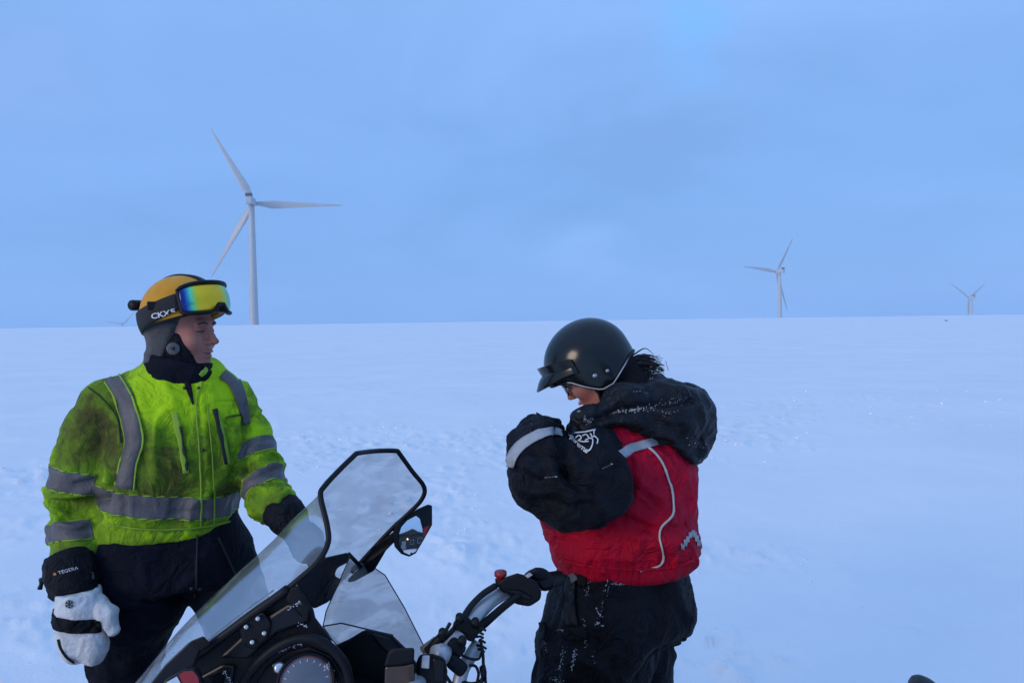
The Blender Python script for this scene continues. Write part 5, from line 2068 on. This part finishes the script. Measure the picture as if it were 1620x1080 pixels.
    for x, y, d in ((727, 980, 1.59), (752, 987, 1.60), (700, 1004, 1.56), (731, 1016, 1.555)):
        q = P(x, y, d)
        mesh_obj('clamp_bolt', *tube_geo([q, q + nrm(CAMP - q) * .014 + Up * .008], [.0095, .0085], 12), M_RUBBER, hb)
    tube('bar_pad_post', [P(676, 1030, 1.60), P(694, 1012, 1.60), P(704, 1002, 1.60)], [.010, .011, .011], M_PLASTIC, hb, 12)
    tube('bar_crosspiece', [P(668, 1028, 1.63), P(690, 1012, 1.63)], .009, material('tan_plastic', (.10, .095, .085), .5, .2), hb, 12)
    # cable ties
    rg = np.random.default_rng(5)
    for k in range(6):
        q0 = P(754 + rg.uniform(-3, 3), 994 + 6.5 * k, 1.60)
        q1 = P(767 + rg.uniform(-2, 3), 997 + 6.8 * k + rg.uniform(-2, 2), 1.595)
        tube('cable_tie', [q0, (q0 + q1) / 2 + Up * .003, q1], .0026, M_RUBBER, hb, 6)
    # cables
    tube('throttle_cable', spline([P(784, 926, 1.70), P(764, 939, 1.68), P(746, 957, 1.655), P(733, 976, 1.63), P(716, 998, 1.61), P(694, 1016, 1.60)], 6), .0075, M_RUBBER, hb, 10)
    cc = spline([P(822, 940, 1.70), P(797, 959, 1.68), P(774, 979, 1.655), P(758, 993, 1.63)], 22)
    rad = .0085 + .0013 * np.where(np.arange(len(cc)) % 2 == 0, 1, -1)
    tube('corrugated_conduit', cc, rad, M_RUBBER, hb, 12)
    for ln, r in (([(760, 1010), (764, 1034), (765, 1054), (769, 1084)], .0035), ([(742, 1052), (752, 1053), (757, 1064), (755, 1078)], .0032), ([(730, 1078), (745, 1082), (760, 1078), (766, 1066), (764, 1052)], .0055),
                  ([(722, 1030), (740, 1040), (756, 1042), (762, 1032)], .003), ([(712, 985), (706, 996), (700, 1010)], .004), ([(700, 1060), (712, 1078), (722, 1092)], .004)):
        tube('cable', spline([P(x, y, 1.585) for x, y in ln], 8), r, M_RUBBER, hb, 8)
    tube('cable_joint', [P(763, 1054, 1.585), P(766, 1074, 1.585)], [.007, .006], M_RUBBER, hb, 10)
    # right-hand control block, stop button, thumb throttle
    sw = slab('control_block', [(786, 921), (800, 912), (818, 906), (834, 910), (849, 919), (857, 936), (855, 948), (838, 959), (815, 955), (806, 940), (794, 936)], 1.70, .055, M_PLASTIC, hb, .006)
    slab('block_seam', [(800, 932), (822, 934), (842, 944), (838, 950), (818, 942)], 1.694, .01, M_GLOSSBLK, sw, .003)
    kq = P(792, 918, 1.72)
    mesh_obj('stop_button_base', *tube_geo([kq - Up * .012, kq + Up * .004], [.012, .013], 16), M_PLASTIC, sw)
    kb = mesh_obj('stop_button', *tube_geo([kq + Up * .003, kq + Up * .010, kq + Up * .012, kq + Up * .021, kq + Up * .023], [.011, .010, .0145, .0145, .012], 20), M_KILL, sw)
    kb['label'] = 'red stop button on the handlebar'
    gu = slab('throttle_guard', [(826, 910), (836, 902), (847, 897), (860, 897), (870, 905), (879, 919), (877, 931), (858, 936), (846, 922)], 1.755, .035, M_GLOSSBLK, hb, .010)
    tube('grip', [P(846, 924, 1.79), P(872, 916, 1.84), P(885, 914, 1.86)], .019, M_RUBBER, hb, 16)
    slab('throttle_lever', [(838, 905), (850, 902), (862, 905), (867, 914), (856, 919), (844, 914)], 1.748, .012, M_PLASTIC, hb, .004)
    slab('control_label', [(830, 910), (838, 905), (843, 909), (835, 914)], 1.697, .004, M_TAPE, sw, .001)
    # brake fluid cup and left switch block
    lid = slab('brake_reservoir_lid', [(614, 1030), (622, 1025), (656, 1023.5), (655, 1047), (640, 1051), (607, 1053)], 1.43, .040, M_PLASTIC, hb, .005)
    slab('brake_reservoir', [(609, 1054), (640, 1052), (655, 1048), (657, 1090), (608, 1092)], 1.436, .034, M_BROWN, hb, .004)
    sb = slab('switch_block', [(659, 1046), (664, 1034), (684, 1033), (704, 1040), (708, 1060), (706, 1096), (658, 1096)], 1.46, .045, M_PLASTIC, hb, .006)
    slab('switch', [(668, 1036), (680, 1036), (679, 1057), (666, 1056)], 1.452, .012, M_ALU, sb, .002)
    slab('switch_face', [(684, 1040), (702, 1044), (702, 1078), (686, 1078)], 1.455, .01, M_GLOSSBLK, sb, .004)

    # ---------------- mirrors
    def mirror(outline, glass, cdepth, target, label, red=None):
        cpx = np.mean(np.array(outline), 0)
        cen = P(cpx[0], cpx[1], cdepth)
        d = nrm(cen - CAMP)
        rdir = nrm(np.array(target) - cen)
        n = nrm(rdir - d)

        def onpl(x, y, lift=0.0):
            q = nrm(P(x, y, 1.0) - CAMP)
            t = ((cen + n * lift - CAMP) @ n) / (q @ n)
            return CAMP + q * t
        mm = len(outline)
        A_ = [onpl(x, y) for x, y in outline]
        ctr = np.mean(A_, 0)
        B_ = [ctr + (a - ctr) * 1.0 - n * .012 for a in A_]
        C_ = [ctr + (a - ctr) * .62 - n * .045 for a in A_]
        Vm = A_ + B_ + C_
        Fm_ = [tuple(range(mm))]
        for k in range(2):
            Fm_ += [(k * mm + i, (k + 1) * mm + i, (k + 1) * mm + (i + 1) % mm, k * mm + (i + 1) % mm) for i in range(mm)]
        Fm_.append(tuple(range(3 * mm - 1, 2 * mm - 1, -1)))
        h = mesh_obj('mirror', Vm, Fm_, M_GLOSSBLK, root, smooth=False)
        bm = bmesh.new()
        bm.from_mesh(h.data)
        bmesh.ops.recalc_face_normals(bm, faces=bm.faces)
        bm.to_mesh(h.data)
        bm.free()
        bevel(h, .003)
        h['label'] = label
        g0 = [onpl(x, y, .0035) for x, y in glass]        # gently convex glass
        gcn = np.mean(g0, 0)
        gv, gf, ng = [], [], len(g0)
        rm = max(np.linalg.norm(a - gcn) for a in g0)
        for k in range(1, 7):
            for a in g0:
                q = gcn + (a - gcn) * k / 6
                gv.append(q + n * ((rm ** 2 - np.linalg.norm(q - gcn) ** 2) / (2 * .55)))
        gv.append(gcn + n * rm ** 2 / 1.1)
        for k in range(5):
            gf += [(k * ng + i, k * ng + (i + 1) % ng, (k + 1) * ng + (i + 1) % ng, (k + 1) * ng + i) for i in range(ng)]
        gf += [(6 * ng, (i + 1) % ng, i) for i in range(ng)]
        mesh_obj('mirror_glass', gv, gf, M_MIRROR, h)
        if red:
            mesh_obj('painted_suit_reflection', [onpl(x, y, .003) for x, y in red], [tuple(range(len(red)))], M_KILL, h, smooth=False)  # flat red plate painted in for a red suit reflected in the mirror
        return h
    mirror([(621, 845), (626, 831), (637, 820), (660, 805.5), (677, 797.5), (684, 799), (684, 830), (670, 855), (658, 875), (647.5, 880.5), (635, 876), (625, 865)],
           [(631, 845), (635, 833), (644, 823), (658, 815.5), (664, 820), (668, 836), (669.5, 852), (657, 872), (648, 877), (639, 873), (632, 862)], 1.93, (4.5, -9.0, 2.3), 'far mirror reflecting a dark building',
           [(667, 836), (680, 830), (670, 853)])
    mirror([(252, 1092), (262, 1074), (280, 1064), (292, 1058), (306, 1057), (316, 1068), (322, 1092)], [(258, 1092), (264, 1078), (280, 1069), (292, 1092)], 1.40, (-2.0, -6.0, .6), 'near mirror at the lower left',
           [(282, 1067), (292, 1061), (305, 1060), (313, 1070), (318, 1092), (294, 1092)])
    arm = slab('mirror_arm', [(628, 836), (610, 850), (590, 865), (572, 885), (556, 896), (555, 902), (568, 898), (550, 916), (551, 921), (561, 919), (592, 902), (601, 887), (611, 870), (623, 858)],
               [1.93, 1.93, 1.93, 1.94, 1.95, 1.95, 1.94, 1.95, 1.95, 1.95, 1.94, 1.94, 1.93, 1.93], .03, M_PLASTIC, root, .004)
    tube('mirror_stay', [P(551, 875, 1.90), P(572, 897, 1.92)], .005, M_PLASTIC, arm, 8)
    tube('mirror_arm', [P(318, 1085, 1.43), P(345, 1075, 1.50)], .014, M_PLASTIC, root, 10)

    # ---------------- rest of the machine, below the frame
    def fb(p):
        A_ = np.array([Fm, Lm, Up])
        d = ell(p, G(.50, 0, .52), (.62, .40, .25), A_)
        d = smin(d, ell(p, G(.95, 0, .42), (.34, .30, .17), A_), .12)
        d = smin(d, ell(p, G(.28, .0, .62), (.36, .27, .22), A_), .12)
        q = (p - base.astype(np.float32)) @ np.array([Fm, Lm, Up], np.float32).T
        for s in (-1, 1):                                  # flat flanks and a hood crease
            d = smax(d, (q[:, 1] * s * .80 + q[:, 2] * .60) - .565, .012)
            d = smax(d, (q[:, 1] * s * .97 - q[:, 2] * .22 + q[:, 0] * .12) - .30, .012)
        d = smax(d, q[:, 0] * .50 + q[:, 2] * .866 - .955, .012)
        return np.maximum(d, .20 + base[2] - p[:, 2])
    Vb, Qb, Tb = mesh_sdf(fb, *bounds([G(-.2, 0, .3), G(1.4, 0, .9), G(.5, .45, .5), G(.5, -.45, .5)], .08), .018)
    hd = mesh_obj('hood', Vb, Qb, M_GLOSSBLK, root)
    hsf = BVHTree.FromPolygons([Vector(v) for v in Vb], [tuple(map(int, t)) for t in Tb])
    for s in (-1, 1):
        for k in range(4):
            a = hsf.ray_cast(Vector(G(.35 + .11 * k, s * 1.2, .46)), Vector(-Lm * s))[0]
            if a is not None:
                box('side_vent', np.array(a) + Lm * s * .002, (.07, .012, .10 - .012 * k), M_PLASTIC, hd, ax=(Fm, Lm, Up), bev=.003)
        a = hsf.ray_cast(Vector(G(2.2, s * .13, .50)), Vector(-Fm))[0]
        if a is not None:
            box('headlight', np.array(a), (.03, .15, .055), M_MIRROR, hd, ax=(Fm, Lm, Up), bev=.010)

    def fseat(p):
        d = chain(p, [G(-.02, 0, .60), G(-.35, 0, .66), G(-.80, 0, .70)], [.13, .15, .16], .05)
        return np.maximum(d, .55 + base[2] - p[:, 2])
    Vs, Qs, Ts = mesh_sdf(fseat, *bounds([G(.0, 0, .6), G(-.85, 0, .75)], .22), .015)
    seat = mesh_obj('seat', Vs, Qs, M_LINER, root)
    bq = P(1483, 1124, 1.42)

    def fback(p):
        A_ = np.array([Fm, Lm, Up])
        d = ell(p, bq + Up * -.005, (.032, .13, .046), A_)
        d = smin(d, ell(p, bq + Up * -.16, (.045, .16, .12), A_), .05)
        return smin(d, rcone(p, bq - Fm * .02, bq - Fm * .07 - Up * .05, .022, .028), .02)
    Vk, Qk, Tk = mesh_sdf(fback, *bounds([bq], .32), .009)
    bk = mesh_obj('backrest', Vk, Qk, M_RUBBER, root)
    bk['label'] = 'rounded black top of the passenger backrest'
    for s in (-1, 1):
        tube('backrest_post', [bq - Up * .22 + Lm * s * .08, np.array([*(bq + Lm * s * .08)[:2], base[2] + .55])], .014, M_PLASTIC, root, 10)
    box('tunnel', G(-.55, 0, .42), (1.5, .42, .24), M_PLASTIC, root, ax=(Fm, Lm, Up), bev=.03)
    trk = [G(f, 0, z) for f, z in ((.25, .16), (.0, .075), (-.4, .065), (-1.0, .065), (-1.25, .09), (-1.36, .17), (-1.25, .27), (-.9, .29), (-.2, .29), (.2, .26))]
    tp = spline(trk, 5, closed=True)
    V_, F_ = [], []
    for q in tp:
        for s in (-1, 1):
            V_.append(q + Lm * s * .20)
    m2 = len(tp)
    F_ = [(2 * i, 2 * i + 1, 2 * ((i + 1) % m2) + 1, 2 * ((i + 1) % m2)) for i in range(m2)]
    solid(mesh_obj('track', V_, F_, M_RUBBER, root), .03, 0)
    for s in (-1, 1):
        sp_ = spline([G(.30, s * .40, .02), G(.75, s * .40, .02), (G(1.15, s * .40, .03)), G(1.38, s * .40, .12), G(1.46, s * .40, .22)], 6)
        V_ = []
        for q in sp_:
            for t in (-1, 1):
                V_.append(q + Lm * t * .065)
        solid(mesh_obj('ski', V_, [(2 * i, 2 * i + 1, 2 * i + 3, 2 * i + 2) for i in range(len(sp_) - 1)], M_PLASTIC, root), .02, 0)
        tube('ski_leg', [G(.78, s * .40, .03), G(.72, s * .36, .36)], .03, M_PLASTIC, root, 10)
        tube('suspension_arm', [G(.73, s * .37, .28), G(.62, s * .12, .36)], .018, M_PLASTIC, root, 8)
    tube('steering_column', [O, G(.22, 0, .62)], .022, M_PLASTIC, root, 12)
    return root


SLED = snowmobile()

# ================================================================== the hut behind the photographer (seen in the mirror)
def hut():
    M_WALL = material('dark_timber', (0.055, 0.048, 0.042), 0.8, 0.25, 3, .3, 30)
    M_FRAMEW = material('hut_trim', (0.30, 0.30, 0.30), 0.6, 0.1)
    M_PANE = material('hut_pane', (0.02, 0.025, 0.03), 0.1, 0.1, spec=0.6)
    cx, cy, w, dp, h = 9.0, -22.0, 8.0, 6.0, 3.4
    z0 = tz(cx, cy) - .1
    root = empty('hut', (cx, cy, z0), 'dark timber hut with a lit wall lamp standing behind the photographer', 'hut')
    box('wall', (cx, cy, z0 + h / 2), (w, dp, h), M_WALL, root)
    for k in range(26):
        box('plank', (cx - w / 2 + (k + .5) * w / 26, cy + dp / 2 + .012, z0 + h / 2), (w / 26 - .02, .024, h), M_WALL, root)
    V = []
    for y in (cy - dp / 2 - .4, cy + dp / 2 + .4):
        V += [(cx - w / 2 - .3, y, z0 + h), (cx + w / 2 + .3, y, z0 + h), (cx, y, z0 + h + 1.5)]
    mesh_obj('gable', [(x, y, z) for x, y, z in V], [(0, 1, 2), (5, 4, 3)], M_WALL, root, smooth=False)
    for s in (-1, 1):
        rf = mesh_obj('roof', [(cx, cy - dp / 2 - .5, z0 + h + 1.6), (cx, cy + dp / 2 + .5, z0 + h + 1.6), (cx + s * (w / 2 + .5), cy + dp / 2 + .5, z0 + h - .1), (cx + s * (w / 2 + .5), cy - dp / 2 - .5, z0 + h - .1)], [(0, 1, 2, 3)], M_SNOW, root, smooth=False)
        solid(rf, .25, 0)
    dr = box('door', (cx - 2.2, cy + dp / 2 + .05, z0 + 1.05), (1.0, .05, 2.1), M_FRAMEW, root)
    box('handle', (cx - 1.85, cy + dp / 2 + .10, z0 + 1.0), (.12, .04, .03), M_STEEL, dr)
    for x in (cx + .2, cx + 2.4):
        wd = box('window', (x, cy + dp / 2 + .04, z0 + 1.7), (1.2, .05, 1.1), M_FRAMEW, root)
        box('pane', (x, cy + dp / 2 + .07, z0 + 1.7), (1.0, .02, .9), M_PANE, wd)
    lm = bpy.data.materials.new('lamp_glow')
    lm.use_nodes = True
    b = lm.node_tree.nodes['Principled BSDF']
    b.inputs['Base Color'].default_value = (1, .8, .5, 1)
    b.inputs['Emission Color'].default_value = (1, .75, .42, 1)
    b.inputs['Emission Strength'].default_value = 12
    lp = (cx - 1.2, cy + dp / 2 + .12, z0 + 2.5)
    V, F = tube_geo([(lp[0], lp[1], lp[2] - .12), (lp[0], lp[1], lp[2]), (lp[0], lp[1], lp[2] + .1)], [.08, .12, .05], 12)
    mesh_obj('wall_lamp', V, F, lm, root)


hut()

# ---- dusk air between here and the far turbines
def haze():
    V, F = box_geo((0, 0, 34), (7400, 7400, 240))
    o = mesh_obj('haze', V, F, None, smooth=False)
    m = bpy.data.materials.new('haze_air')
    m.use_nodes = True
    nt = m.node_tree
    nt.nodes.remove(nt.nodes['Principled BSDF'])
    pv = nt.nodes.new('ShaderNodeVolumePrincipled')
    pv.inputs['Color'].default_value = (0.70, 0.86, 1.0, 1)
    pv.inputs['Density'].default_value = HAZE_DENSITY
    pv.inputs['Anisotropy'].default_value = 0.0
    nt.links.new(pv.outputs['Volume'], nt.nodes['Material Output'].inputs['Volume'])
    o.data.materials.append(m)
    tag(o, 'pale dusk haze over the snowfield', 'haze', kind='stuff')


HAZE_DENSITY = 0.00018
haze()
